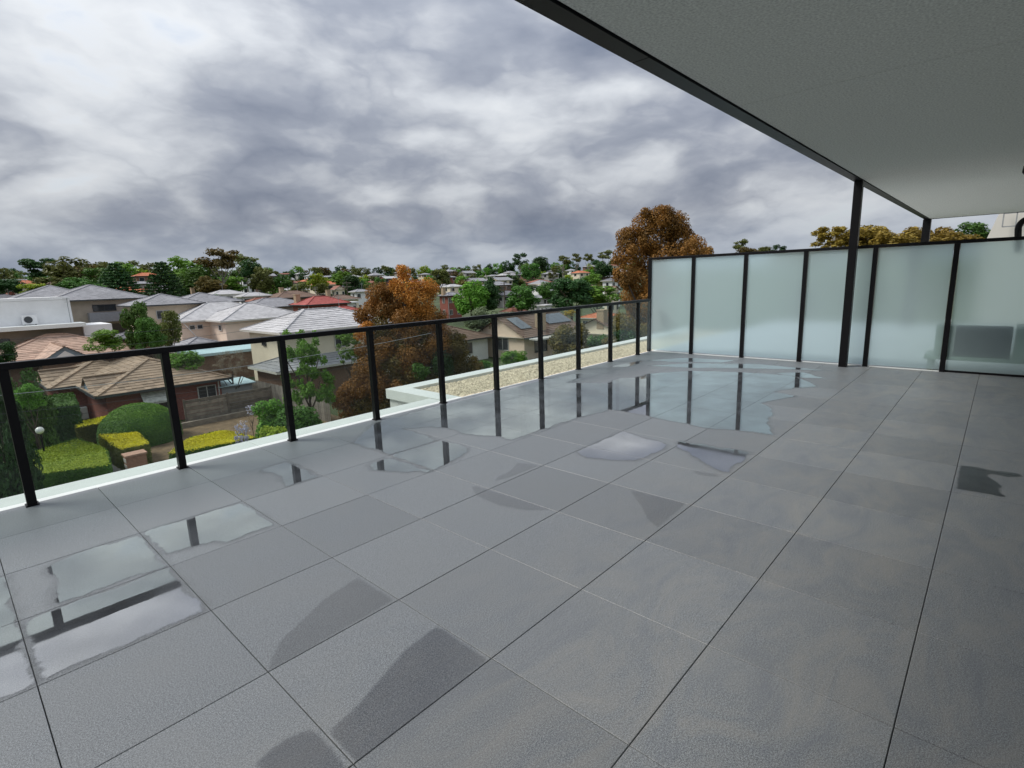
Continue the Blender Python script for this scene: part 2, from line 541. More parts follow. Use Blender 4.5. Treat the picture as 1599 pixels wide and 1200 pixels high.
gp = empty('gravel_roof_parapet', (8, 0.8, -0.1), 'white capped parapet round the gravel covered lower roof', 'parapet')
MB(gp.location).box(4.21, 4.47, 0.112, 1.46, -0.16, -0.022).build('coping_cap', M['white'], gp, bevel=0.004)
MB(gp.location).box(4.474, 15.5, 1.20, 1.46, -0.16, -0.024).build('coping_cap', M['white'], gp, bevel=0.004)
MB(gp.location).box(4.245, 15.5, 1.22, 1.425, GZ, -0.164).build('wall', M['render_white'], gp)
MB(gp.location).box(4.245, 4.45, 0.40, 1.215, GZ, -0.166).build('wall', M['render_white'], gp)
gb = MB((9, 0.6, -0.1)); gb.box(4.47, 15.5, 0.108, 1.2, -0.16, -0.075)
tag(gb.build('gravel_bed', M['gravel_bed']), 'flat lower roof under the gravel', None, None, 'structure')


def pebbles(name, x0, x1, y0, y1, z, n, mat, seed, rmin=0.008, rmax=0.020):
    rng = np.random.default_rng(seed)
    base = np.array([(1, 0, 0), (-1, 0, 0), (0, 1, 0), (0, -1, 0), (0, 0, 1), (0, 0, -1)], float)
    fc = np.array([(0, 2, 4), (2, 1, 4), (1, 3, 4), (3, 0, 4)])
    c = np.stack([rng.uniform(x0, x1, n), rng.uniform(y0, y1, n), np.full(n, z)+rng.uniform(0, .012, n)], -1)
    s = rng.uniform(rmin, rmax, (n, 1))*rng.uniform(.7, 1.3, (n, 3)); s[:, 2] *= 0.75
    a = rng.uniform(0, 6.28, n); ca, sa = np.cos(a), np.sin(a)
    v = base[None]*s[:, None]
    x = v[..., 0]*ca[:, None]-v[..., 1]*sa[:, None]; y = v[..., 0]*sa[:, None]+v[..., 1]*ca[:, None]
    v = np.stack([x, y, v[..., 2]], -1)+c[:, None]
    F = (fc[None]+6*np.arange(n)[:, None, None]).reshape(-1, 3)
    return np_obj(name, v.reshape(-1, 3), F, mat)


def np_mesh(name, V, F, mat, smooth=False):
    me = bpy.data.meshes.new(name)
    nv, nf, k = len(V), len(F), F.shape[1]
    me.vertices.add(nv); me.vertices.foreach_set('co', np.ascontiguousarray(V, dtype=np.float32).ravel())
    me.loops.add(nf*k); me.loops.foreach_set('vertex_index', np.ascontiguousarray(F, dtype=np.int32).ravel())
    me.polygons.add(nf)
    me.polygons.foreach_set('loop_start', np.arange(0, nf*k, k, dtype=np.int32))
    if smooth:
        me.polygons.foreach_set('use_smooth', np.ones(nf, dtype=bool))
    me.materials.append(mat)
    me.update(calc_edges=True)
    return me


def np_obj(name, V, F, mat, parent=None, smooth=False):
    return link(name, np_mesh(name, V, F, mat, smooth), parent)


tag(pebbles('gravel', 4.48, 12.2, 0.114, 1.19, -0.075, 30000, M['gravel'], 3), 'cream and tan pebbles spread over the lower roof', 'gravel', None, 'stuff')

# glass balustrade: posts, panes, top rail
PX0, PD, RH = 0.2773, 0.9396, 1.006
bal = empty('glass_balustrade', (2.5, 0, 0), 'black framed clear glass balustrade along the terrace edge', 'balustrade')
posts = [PX0+PD*i for i in range(-4, 10)]
pm = None
for x in posts:
    if pm is None:
        o = MB(bal.location).box(x-0.027, x+0.027, -0.032, 0.026, -0.004, RH-0.046).build('post', M['black'], bal, bevel=0.003)
        pm = o; px_ref = x
    else:
        o = pm.copy(); COL.objects.link(o); o.parent = bal; o.location = (x-px_ref, 0, 0)
    bp_ = MB(bal.location).box(x-0.036, x+0.036, -0.040, 0.034, 0.001, 0.010).build('foot_plate', M['black'], o)
    bp_.location = -Vector(o.location)
MB(bal.location).box(posts[0]-0.03, XS-0.15, -0.036, 0.032, RH-0.046, RH).build('top_rail', M['black'], bal, bevel=0.004)
for xa, xb in zip(posts, posts[1:]+[XS-0.10]):
    MB(bal.location).box(xa+0.028, xb-0.028, -0.006, 0.002, 0.032, RH-0.047).build('glass_pane', M['glass'], bal)

# frosted privacy screen
S0, SD, SH = -0.1246+0.0, 0.8987, 1.749
scr = empty('privacy_screen', (XS, -2.7, 0), 'tall black framed screen of frosted glass panes across the terrace end', 'screen')
sy = [0.1246-0.0 - SD*i for i in range(0, 7)]
SYS = []
for i in range(0, 7):
    SYS.append((0.07 if i == 0 else 0.125) - SD*i)
for i, y in enumerate(SYS[:6]):
    w = 0.030 if i else 0.032
    MB(scr.location).box(XS-0.032, XS+0.030, y-w, y+w, -0.004, SH-0.032).build('post', M['black'], scr, bevel=0.003)
MB(scr.location).box(XS-0.035, XS+0.033, WALLY+0.01, SYS[0]+0.034, SH-0.032, SH+0.012).build('top_rail', M['black'], scr, bevel=0.003)
ends = SYS[:6]+[WALLY+0.03]
for ya, yb in zip(ends, ends[1:]):
    MB(scr.location).box(XS-0.005, XS+0.005, yb+0.034, ya-0.034, 0.030, SH-0.034).build('frosted_pane', M['frost'], scr)
MB(scr.location).box(XS-0.010, XS+0.012, WALLY+0.01, ends[-2]-0.03, -0.002, 0.028).build('bottom_channel', M['black'], scr)
for ya, yb in zip(ends[:-2], ends[1:-1]):
    MB(scr.location).box(XS-0.010, XS+0.012, yb+0.032, ya-0.032, -0.002, 0.012).build('bottom_channel', M['white'], scr)

# floor of the neighbouring terrace behind the screen
b = MB((14, -2.7, -0.06)); b.box(XS+0.11, 19, -9, 0.02, -0.30, -0.012)
tag(b.build('neighbour_terrace_floor', plain('pale_paver', (0.46, 0.47, 0.48), 0.5, 0.1, 3)), None, None, None, 'structure')

# canopy: soffit sheets, dark trim, columns
CZ = 2.652
can = empty('canopy', (7, -5, CZ), 'flat roof canopy with grey soffit and dark edge trim over the terrace', 'canopy')
sx = [-4.2, -0.48, 4.32, 9.11, 13.9, 18.2]
for xa, xb in zip(sx, sx[1:]):
    MB(can.location).box(xa+0.0025, xb-0.0025, -9.0, -3.272, CZ, CZ+0.02).build('soffit_sheet', M['soffit'], can)
MB(can.location).box(-4.2, 18.2, -9.0, -3.17, CZ+0.022, CZ+0.32).build('roof_slab', M['wall_dark'], can)
fx = [-4.2, -3.3, 0.45, 2.97, 5.9, 9.6, 13.4, 18.2]
for xa, xb in zip(fx, fx[1:]):
    MB(can.location).box(xa+0.003, xb-0.003, -3.262, -3.155, CZ-0.012, CZ+0.34).build('edge_trim', M['fascia'], can)
MB(can.location).box(18.202, 18.23, -9.0, -3.155, CZ-0.008, CZ+0.34).build('end_trim', M['fascia'], can)
c1 = MB((9.127, -3.2187, 0)); c1.box(9.127-0.052, 9.127+0.052, -3.2187-0.052, -3.2187+0.052, -0.006, CZ-0.010)
tag(c1.build('canopy_column', M['black'], bevel=0.004), 'slim black square column on the terrace in front of the frosted screen', 'column', 'canopy columns')
c2 = MB((18.1, -3.2187, 0)); c2.box(18.1-0.085, 18.1+0.085, -3.30, -3.13, -0.014, CZ-0.010)
tag(c2.build('canopy_column', M['black'], bevel=0.004), 'farther black column rising behind the frosted screen to the canopy corner', 'column', 'canopy columns')

# unseen building wall beside the camera, made pale to bounce fill light
WM0 = plain('bounce_fill_wall', (0.78, 0.78, 0.76), 0.8, 0.04, 2)
hw = empty('apartment_wall', (3, WALLY-0.15, 0), 'unseen apartment wall right of the terrace, made pale to bounce light', 'wall')
MB(hw.location).box(-4.2, -3.2, WALLY-0.3, WALLY-0.002, -0.25, CZ-0.002).build('wall', WM0, hw)
MB(hw.location).box(-0.8, 12.5, WALLY-0.3, WALLY-0.002, -0.25, CZ-0.002).build('wall', WM0, hw)
MB(hw.location).box(-3.2, -0.8, WALLY-0.26, WALLY-0.24, 0.0, CZ-0.002).build('glazing', plain('dark_window', (0.02, 0.022, 0.025), 0.05, 0.02), hw)
for x in (-3.2, -2.05, -0.86):
    MB(hw.location).box(x, x+0.06, WALLY-0.24, WALLY-0.19, 0.0, CZ-0.002).build('door_frame', M['black'], hw)
lp = U(1606, 264, CZ-0.10)
wl = empty('ceiling_lamp', (lp.x, lp.y, CZ), 'small round black lamp under the soffit at the right edge', 'lamp')
MB(wl.location).tube([(lp.x, lp.y, CZ-0.001), (lp.x, lp.y, CZ-0.03)], 0.035, 20).build('ceiling_plate', M['black'], wl)
MB(wl.location).tube([(lp.x, lp.y, CZ-0.03), (lp.x, lp.y, CZ-0.06), (lp.x, lp.y, CZ-0.13), (lp.x, lp.y, CZ-0.165)], [0.02, 0.05, 0.055, 0.03], 20).build('lamp_body', M['black'], wl, smooth=True)


def at_x(px, py, x):                    # the point of the plane X = x seen at a pixel
    d = ray(px, py)
    return CAM + d*((x-CAM.x)/d.x)


# black swan-neck pipe from the wall, seen over the top of the screen
XP = 12.2
p_a = at_x(1589, 395, XP); p_b = at_x(1590, 357, XP); p_c = at_x(1608, 341, XP)
pts = [p_a, p_b] + [Vector((XP, p_b.y+(p_c.y-p_b.y)*(1-math.cos(t)), p_b.z+(p_c.z-p_b.z)*math.sin(t))) for t in np.linspace(0.2, math.pi/2, 8)]
pts.append(Vector((XP, WALLY-0.4, p_c.z)))
pb = MB(pts[0]).tube(pts, 0.045, 12, True, (1, 0, 0))

# dark padded seat behind the frosted pane
bn = empty('outdoor_bench', (10.0, -5.3, 0), 'dark backed bench with pale frame blurred behind the frosted glass', 'bench')
cush = plain('navy_cushion', (0.012, 0.016, 0.024), 0.9)
pale = plain('pale_timber_frame', (0.62, 0.66, 0.52), 0.6)
MB(bn.location).box(9.335, 9.43, -5.03, -4.46, 0.225, 0.64).build('backrest', cush, bn, bevel=0.02)
MB(bn.location).box(9.33, 10.05, -5.38, -4.15, 0.165, 0.22).build('seat_ledge', pale, bn, bevel=0.01)
MB(bn.location).box(9.34, 9.98, -4.44, -4.25, 0.225, 0.64).build('armrest', pale, bn, bevel=0.01)
MB(bn.location).box(9.34, 9.98, -5.36, -5.06, 0.225, 0.64).build('armrest', pale, bn, bevel=0.01)
for x in (9.46, 9.95):
    for y in (-5.34, -4.25):
        MB(bn.location).box(x, x+.06, y, y+.06, -0.01, 0.163).build('leg', pale, bn)

# ------------------------------------------------------------------ rain water on the pavers
def film(name, pxs, mat, z, label, smooth=2, group=None, cat='puddle', edge=0.06, rim=0.024, cut=False, step=0.02, grow=0.0, wander=0.6):
    """a sheet of water: the outline seen at pixels laid on the floor, thinning to nothing at its rim; cut at the open joints"""
    pts = [U(x, y, z) for x, y in pxs]
    p2 = [(p.x, p.y) for p in pts]
    dn = []
    for i in range(len(p2)):
        a, b_ = p2[i], p2[(i+1) % len(p2)]
        k = max(1, int(math.hypot(b_[0]-a[0], b_[1]-a[1])/edge))
        dn += [(a[0]+(b_[0]-a[0])*j/k, a[1]+(b_[1]-a[1])*j/k) for j in range(k)]
    A = np.array(chaikin(dn, smooth)); B = np.roll(A, -1, 0)
    lo, hi = A.min(0)-0.04-grow, A.max(0)+0.04+grow
    if (hi-lo).max() > 2.5:
        step = 0.028

    def axis(l, h, joints):
        g = list(np.arange(l, h+step, step))
        if cut:
            js = [j for j in joints if l < j < h]
            g = [v for v in g if all(abs(v-j) > 0.004 for j in js)]
            for j in js:
                g += [j-0.0024, j+0.0024]
        return np.array(sorted(g)), ([j for j in joints if l < j < h] if cut else [])

    gx, jx = axis(lo[0], hi[0], xe); gy, jy = axis(lo[1], hi[1], ye)
    X, Y = np.meshgrid(gx, gy, indexing='ij')
    P = np.stack([X.ravel(), Y.ravel()], -1)
    sd = np.full(len(P), 1e9); ins = np.zeros(len(P), bool)
    for a, b_ in zip(A, B):
        d = b_-a; L2 = d@d
        if L2 < 1e-12:
            continue
        t = np.clip(((P-a)@d)/L2, 0, 1)
        sd = np.minimum(sd, np.hypot(*(P-a-t[:, None]*d).T))
        if a[1] != b_[1]:
            c = ((a[1] > P[:, 1]) != (b_[1] > P[:, 1]))
            ins ^= c & (P[:, 0] < (b_[0]-a[0])*(P[:, 1]-a[1])/(b_[1]-a[1])+a[0])
    # the shoreline wanders a little
    wob = 0.013*(np.sin(21*P[:, 0]+2.1*np.sin(13*P[:, 1]))+np.sin(27*P[:, 1]+1.7*np.sin(17*P[:, 0]+1)))+0.006*np.sin(71*P[:, 0]+3*np.sin(53*P[:, 1]))
    fade = np.clip((np.where(ins, sd, -sd)+grow+wander*(wob-0.010))/rim, 0, 1)
    nx, ny = len(gx), len(gy)
    idx = np.arange(nx*ny).reshape(nx, ny)
    Q = np.stack([idx[:-1, :-1], idx[1:, :-1], idx[1:, 1:], idx[:-1, 1:]], -1)
    keep = fade[Q].max(-1) > 0
    mx_, my_ = (gx[:-1]+gx[1:])/2, (gy[:-1]+gy[1:])/2
    for j in jx:
        keep[np.abs(mx_-j) < 0.0023, :] = False
    for j in jy:
        keep[:, np.abs(my_-j) < 0.0023] = False
    F = Q[keep]
    used_, inv = np.unique(F, return_inverse=True)
    F = inv.reshape(F.shape)
    c = P[used_].mean(0)
    V = np.concatenate([P[used_]-c, np.zeros((len(used_), 1))], 1)
    me = np_mesh(name, V, F, mat)
    at = me.attributes.new('fade', 'FLOAT', 'POINT')
    at.data.foreach_set('value', fade[used_].astype(np.float32))
    o = link(name, me, None, (c[0], c[1], z))
    return tag(o, label, cat, group, 'structure')
WATER = [
    ('wide puddle running from the balustrade to the frosted screen',
     [(583, 660), (640, 645.5), (690, 631), (773, 610), (842, 592), (868, 590), (893, 584.5), (909, 583), (903, 591), (885, 597), (912, 598), (950, 597), (966, 590), (993, 589), (1014, 583), (1080, 579), (1160, 581), (1237, 586), (1262, 595), (1277, 604), (1240, 606), (1207, 612), (1246, 618), (1215, 624), (1190, 629), (1205, 635), (1209, 645), (1201, 657), (1208, 679), (1180, 676), (1150, 672), (1100, 669), (1075, 662), (1037, 656), (1012, 650), (977, 643), (953, 640), (902, 653), (850, 670), (799, 688), (783, 682), (747, 680), (722, 678), (700, 668), (668, 667), (632, 669), (685, 686), (660, 697), (605, 711), (592, 703), (575, 700), (550, 692)]),
    ('small square puddle mirroring a balustrade post beyond the fourth post', [(607, 711), (688, 687), (735, 698), (728, 708), (698, 727), (674, 735)]),
    ('faint tongue of water beside the small square puddle', [(600, 713.5), (572, 727), (580, 734), (615, 737), (670, 737.5), (674, 735), (640, 723)]),
    ('puddle corner mirroring the third post from the left', [(405, 735), (447, 720), (502, 744), (445, 760), (433, 742)]),
    ('paver sized puddle with a post mirrored near its left end', [(219, 832), (300, 806.5), (378, 784), (435, 818.5), (360, 845.5), (300, 853), (258, 866)]),
    ('pale sky mirroring puddle on the left pavers nearest the balustrade', [(95, 871), (219, 833), (264, 883), (92, 944), (74, 949), (88, 915), (66, 886)]),
    ('long pale puddle mirroring the handrail in the left foreground', [(33, 969), (150, 927), (264, 885), (326, 953), (200, 1006), (62, 1066)]),
    ('puddle cut by the left edge of the picture', [(-40, 910), (12, 897), (30, 967), (60, 1067), (-40, 1108)]),
    ('pale shallow puddle in the middle of the terrace', [(972, 672.5), (1008, 683.5), (1048, 695), (1012, 714.7), (991, 719.4), (950, 718.8), (919, 714.7), (894, 707), (930, 691)]),
    ('shallow puddle mirroring the top rail of the frosted screen', [(1050, 695), (1062, 688), (1150, 702), (1177, 707), (1138, 738), (1110, 731), (1092, 719), (1072, 705)]),
    ('thin streak of water at the foot of the frosted screen', [(1010, 571), (1080, 567), (1180, 568), (1300, 579), (1240, 577), (1160, 575), (1080, 574.5)]),
    ('thin streak of water under the first frosted panes', [(1010, 562.5), (1070, 558.5), (1150, 562.5), (1130, 566), (1060, 565.5)]),
    ('small streak of water by the last balustrade post', [(950, 573), (975, 567), (1003, 563), (1000, 567), (980, 573)]),
    ('pointed streak of water below the black column', [(1205, 582), (1255, 581), (1290, 591), (1250, 590)]),
]
M['margin'] = damp_mat('margin_film', (0.925, 0.928, 0.935), 0.3)
for lab, pts in WATER:
    film('puddle', pts, M['water'], 0.0022, lab, 2, 'puddles on the terrace', cut=True)
    film('damp_margin', pts, M['margin'], 0.0009, 'damp margin round the '+lab, 2, 'damp margins of the puddles', 'damp patch', rim=0.10, grow=0.06, step=0.03)
DAMP = [
    ('curved damp patch below the middle puddles', 'damp2', [(734, 760), (744, 757), (762, 763), (869, 796), (847, 797.6), (819, 797.6), (778, 790), (741, 774)]),
    ('pale damp triangle in the middle pavers', 'damp2', [(767, 754), (775, 744), (794, 735), (808, 721), (846, 726), (800, 745)]),
    ('damp wedge beside the long middle joint', 'damp2', [(981, 766), (991, 765), (1075, 785), (1028, 826), (1010, 813), (997, 788)]),
    ('small damp spot right of the screen rail reflection', 'damp2', [(1078, 733), (1100, 735), (1133, 742), (1119, 746), (1085, 741)]),
    ('large dark damp patch on the foreground paver', 'damp', [(683, 973), (726, 1001), (769, 1029), (660, 1115), (554, 1198), (504, 1142), (550, 1104), (629, 1012)]),
    ('fainter damp half moon on the paver above the dark patch', 'damp2', [(560, 898), (590, 917), (621, 936), (520, 994), (419, 1052), (412, 1046), (433, 1000), (504, 933)]),
    ('dark damp patch cut by the bottom edge of the picture', 'damp', [(492, 1131), (520, 1162), (552, 1199), (520, 1240), (388, 1200), (412, 1171), (454, 1144)]),
    ('ragged black wet patch at the right edge of the terrace', 'damp3', [(1496, 724.5), (1550, 733), (1599, 740), (1597, 744), (1575, 747), (1547, 740), (1552, 748), (1572, 762), (1567, 768), (1577, 778), (1530, 770), (1488, 763)]),
]
M['damp3'] = damp_mat('wet_film', (0.5, 0.5, 0.53), 0.1)
for lab, mt, pts in DAMP:
    film('damp_patch', pts, M[mt], 0.0014, lab, 2, 'damp patches on the pavers', 'damp patch', 0.06, 0.03, wander=0.0 if mt != 'damp3' else 0.4)
# ------------------------------------------------------------------ ground
def build_ground():
    rs = [0.0] + list(np.linspace(6, 120, 26)) + list(np.linspace(135, 620, 36)) + [700, 850, 1100, 1500, 2200, 3000]
    na = 96
    V = []; F = []
    for r in rs:
        for k in range(na):
            a = 2*math.pi*k/na
            x, y = CAM.x+r*math.cos(a), CAM.y+r*math.sin(a)
            V.append((x, y, ground_z(x, y)))
    for i in range(len(rs)-1):
        for k in range(na):
            a, b = i*na+k, i*na+(k+1) % na
            F.append((a, b, b+na, a+na))
    o = me_obj('ground', V, F, M['grass'], None, True)
    tag(o, None, None, None, 'structure')


build_ground()


def patch(name, pts, z, mat):
    o = MB((pts[0][0], pts[0][1], z)); o.poly([(x, y, z) for x, y in pts])
    return tag(o.build(name, mat), None, None, None, 'structure')


patch('road', [(-60, 6.5), (120, 6.5), (120, 14.5), (-60, 14.5)], GZ+0.008, M['asphalt'])
patch('footpath', [(-60, 16.3), (120, 16.3), (120, 17.8), (-60, 17.8)], GZ+0.012, M['concrete'])
patch('garden_bed', [(6.3, 23.0), (17.5, 23.0), (17.5, 35), (6.3, 35)], GZ+0.016, M['mulch'])
patch('driveway', [(4.0, 18.0), (5.9, 18.0), (6.1, 26), (5.7, 33), (4.6, 33), (4.4, 26)], GZ+0.020, M['concrete'])

# ------------------------------------------------------------------ foliage
def leaf_cloud(C, R_, n, size, rng, shell=0.55, up=0.35, aspect=1.0, flat=1.0):
    """n leaf-shaped faces spread through blobs (centres C, radii R_); returns verts, quads"""
    C = np.asarray(C, float); R_ = np.asarray(R_, float)
    if R_.ndim == 1:
        R_ = np.repeat(R_[:, None], 3, 1)
    w = (R_.prod(1))**(2/3); w /= w.sum()
    idx = rng.choice(len(C), n, p=w)
    d = rng.normal(size=(n, 3)); d /= np.linalg.norm(d, axis=1)[:, None]
    rad = shell + (1.05-shell)*rng.random(n)**0.6
    pos = C[idx] + d*R_[idx]*rad[:, None]
    nrm = d*0.8 + rng.normal(size=(n, 3))*0.55 + np.array([0, 0, up])
    nrm /= np.linalg.norm(nrm, axis=1)[:, None]
    t = np.cross(nrm, rng.normal(size=(n, 3))); t /= np.linalg.norm(t, axis=1)[:, None]
    b = np.cross(nrm, t)
    s = size*rng.uniform(0.55, 1.25, n)[:, None]
    V = np.stack([pos-t*s, pos-b*s*0.55*aspect+nrm*s*.12, pos+t*s, pos+b*s*0.55*aspect+nrm*s*.12], 1)
    F = np.arange(4*n).reshape(n, 4)
    return V.reshape(-1, 3), F


def crown_blobs(kind, rng):
    """blobs of a crown in a unit box: x,y in -0.5..0.5, z 0..1"""
    C = []; R_ = []
    if kind == 'round':
        for i in range(26):
            a = rng.uniform(0, 6.28); z = rng.uniform(0.12, 0.88)
            rmax = 0.36*math.sqrt(max(0.05, 1-((z-0.45)/0.55)**2))
            r = rmax*math.sqrt(rng.uniform(0.15, 1))
            C.append((r*math.cos(a), r*math.sin(a), z)); R_.append(rng.uniform(0.10, 0.185))
    elif kind == 'gum':
        for i in range(15):
            a = rng.uniform(0, 6.28); z = rng.uniform(0.42, 0.9)
            r = 0.4*math.sqrt(rng.uniform(0, 1))*(1.12-0.5*z)
            C.append((r*math.cos(a), r*math.sin(a), z)); q = rng.uniform(0.08, 0.15); R_.append((q*1.25, q*1.25, q*.8))
    elif kind == 'pine':
        for i in range(18):
            a = rng.uniform(0, 6.28); z = rng.choice([0.35, 0.5, 0.66, 0.8, 0.9])+rng.uniform(-.04, .04)
            r = 0.42*math.sqrt(rng.uniform(0.05, 1))
            C.append((r*math.cos(a), r*math.sin(a), z)); q = rng.uniform(0.10, 0.16); R_.append((q*1.3, q*1.3, q*.55))
    elif kind == 'norfolk':
        for k in range(13):
            z = 0.03+0.072*k
            rr = 0.46*(1-z)**0.8+0.03
            m = 7 if k < 9 else 4
            for j in range(m):
                a = 6.28*j/m + k*0.5
                for q in (0.4, 0.75, 1.0):
                    C.append((rr*q*math.cos(a), rr*q*math.sin(a), z+0.02*q)); R_.append((0.07*(1.2-z*.6), 0.07*(1.2-z*.6), 0.028))
    elif kind == 'column':
        for i in range(22):
            z = i/21
            rr = 0.30*math.sin(math.pi*min(1, 0.18+z*0.80))**0.6
            a = rng.uniform(0, 6.28)
            C.append((rr*.45*math.cos(a), rr*.45*math.sin(a), 0.04+z*.92)); R_.append((rr*.75+.03, rr*.75+.03, 0.08))
    elif kind == 'spire':
        for i in range(34):
            z = rng.uniform(0.03, 1)**1.15
            rr = 0.42*(1-z)**0.62+0.03
            a = rng.uniform(0, 6.28); r = rr*math.sqrt(rng.uniform(0.2, 1))
            q = 0.06+0.10*(1-z)
            C.append((r*math.cos(a), r*math.sin(a), z*.93)); R_.append((q, q, q*1.25))
    elif kind == 'shrub':
        for i in range(20):
            a = rng.uniform(0, 6.28); z = rng.uniform(0.1, 0.8)
            r = 0.36*math.sqrt(rng.uniform(0, 1))*(1.1-0.55*z)
            C.append((r*math.cos(a), r*math.sin(a), z)); R_.append(rng.uniform(0.12, 0.2))
    elif kind == 'open':
        for i in range(75):
            a = rng.uniform(0, 6.28); z = rng.uniform(0.1, 0.95)
            r = 0.38*math.sqrt(rng.uniform(0, 1))*(1.05-.45*z)
            C.append((r*math.cos(a), r*math.sin(a), z)); R_.append(rng.uniform(0.025, 0.085))
    return C, R_


CROWN = {}


def crown_mesh(kind, seed, colour, n, size, aspect=1.0):
    key = (kind, seed, colour, n, size)
    if key not in CROWN:
        rng = np.random.default_rng(seed*101+len(kind))
        C, R_ = crown_blobs(kind, rng)
        V, F = leaf_cloud(C, R_, n, size, rng, aspect=aspect, shell=0.45 if kind in ('round', 'shrub') else 0.2)
        CROWN[key] = np_mesh(kind+'_crown', V, F, L[colour])
    return CROWN[key]


TRUNK = {}


def trunk_mesh(kind, pale=False):
    key = (kind, pale)
    if key not in TRUNK:
        rnd = random.Random(hash(kind) % 7 if False else len(kind))
        m = MB()
        if kind in ('norfolk', 'column', 'spire'):
            m.tube([(0, 0, 0), (0.003, 0, .5), (0, 0, 0.95)], [0.03, 0.02, 0.004], 7)
        else:
            m.tube([(0, 0, 0), (0.01, 0, 0.25), (-0.005, 0.01, 0.45), (0.01, 0, 0.62)], [0.032, 0.025, 0.02, 0.012], 7)
            for i in range(7):
                a = 6.28*i/7+rnd.uniform(-.3, .3); z = rnd.uniform(0.26, 0.55)
                e = rnd.uniform(.2, .32)
                m.tube([(0, 0, z), (e*.5*math.cos(a), e*.5*math.sin(a), z+0.12), (e*math.cos(a), e*math.sin(a), z+0.3)], [0.014, 0.010, 0.004], 5)
        me = bpy.data.meshes.new('trunk')
        me.from_pydata([tuple(v) for v in m.v], [], m.f); me.materials.append(M['bark_pale'] if pale else M['bark'])
        TRUNK[key] = me
    return TRUNK[key]


def tree(name, label, kind, colour, px, ytop, ybot, wpx, dist, n=1800, size=0.045, seed=1, group=None, cat='tree', rot=None, ground=None, to_ground=False, depth=1.0):
    """a tree seen at a pixel: crown between two picture rows, standing on the ground at that distance"""
    p = D(px, (ytop+ybot)/2, dist)
    zt, zb = D(px, ytop, dist).z, D(px, ybot, dist).z
    gz = ground_z(p.x, p.y) if ground is None else ground
    if to_ground:
        zb = gz
    zb = max(zb, gz)
    dep = (p-CAM).dot(_f)
    w = wpx/FPX*dep
    h = zt-zb
    if h < 0.3:
        h = 0.3
    root = empty(name, (p.x, p.y, gz), label, cat, group)
    rt = rot if rot is not None else (px*0.37+dist*0.11) % 6.28
    cr = link('crown' if cat == 'tree' else 'foliage', crown_mesh(kind, seed, colour, n, size), root)
    cr.location = (0, 0, zb-gz); cr.scale = (w*1.08, w*1.08*depth, h*1.03); cr.rotation_euler = (0, 0, rt)
    tr = link('trunk' if cat == 'tree' else 'stem', trunk_mesh(kind, kind in ('gum',)), root)
    th = (zt-gz)
    tr.scale = (min(w*1.05, th), min(w*1.05, th), th*0.98); tr.rotation_euler = (0, 0, rt)
    return root


def hedge(name, label, pts_px, z0, z1, top_colour, side_colour, dome=0.0, n=9000, leaf=0.075, seed=1, cat='hedge'):
    """clipped hedge from the outline of its top seen at the height z1; a body of leaves with a top growth of another tone"""
    P2 = [U(x, y, z1) for x, y in pts_px]
    P2 = [(p.x, p.y) for p in P2]
    return hedge_xy(name, label, P2, z0, z1, top_colour, side_colour, dome, n, leaf, seed, cat)


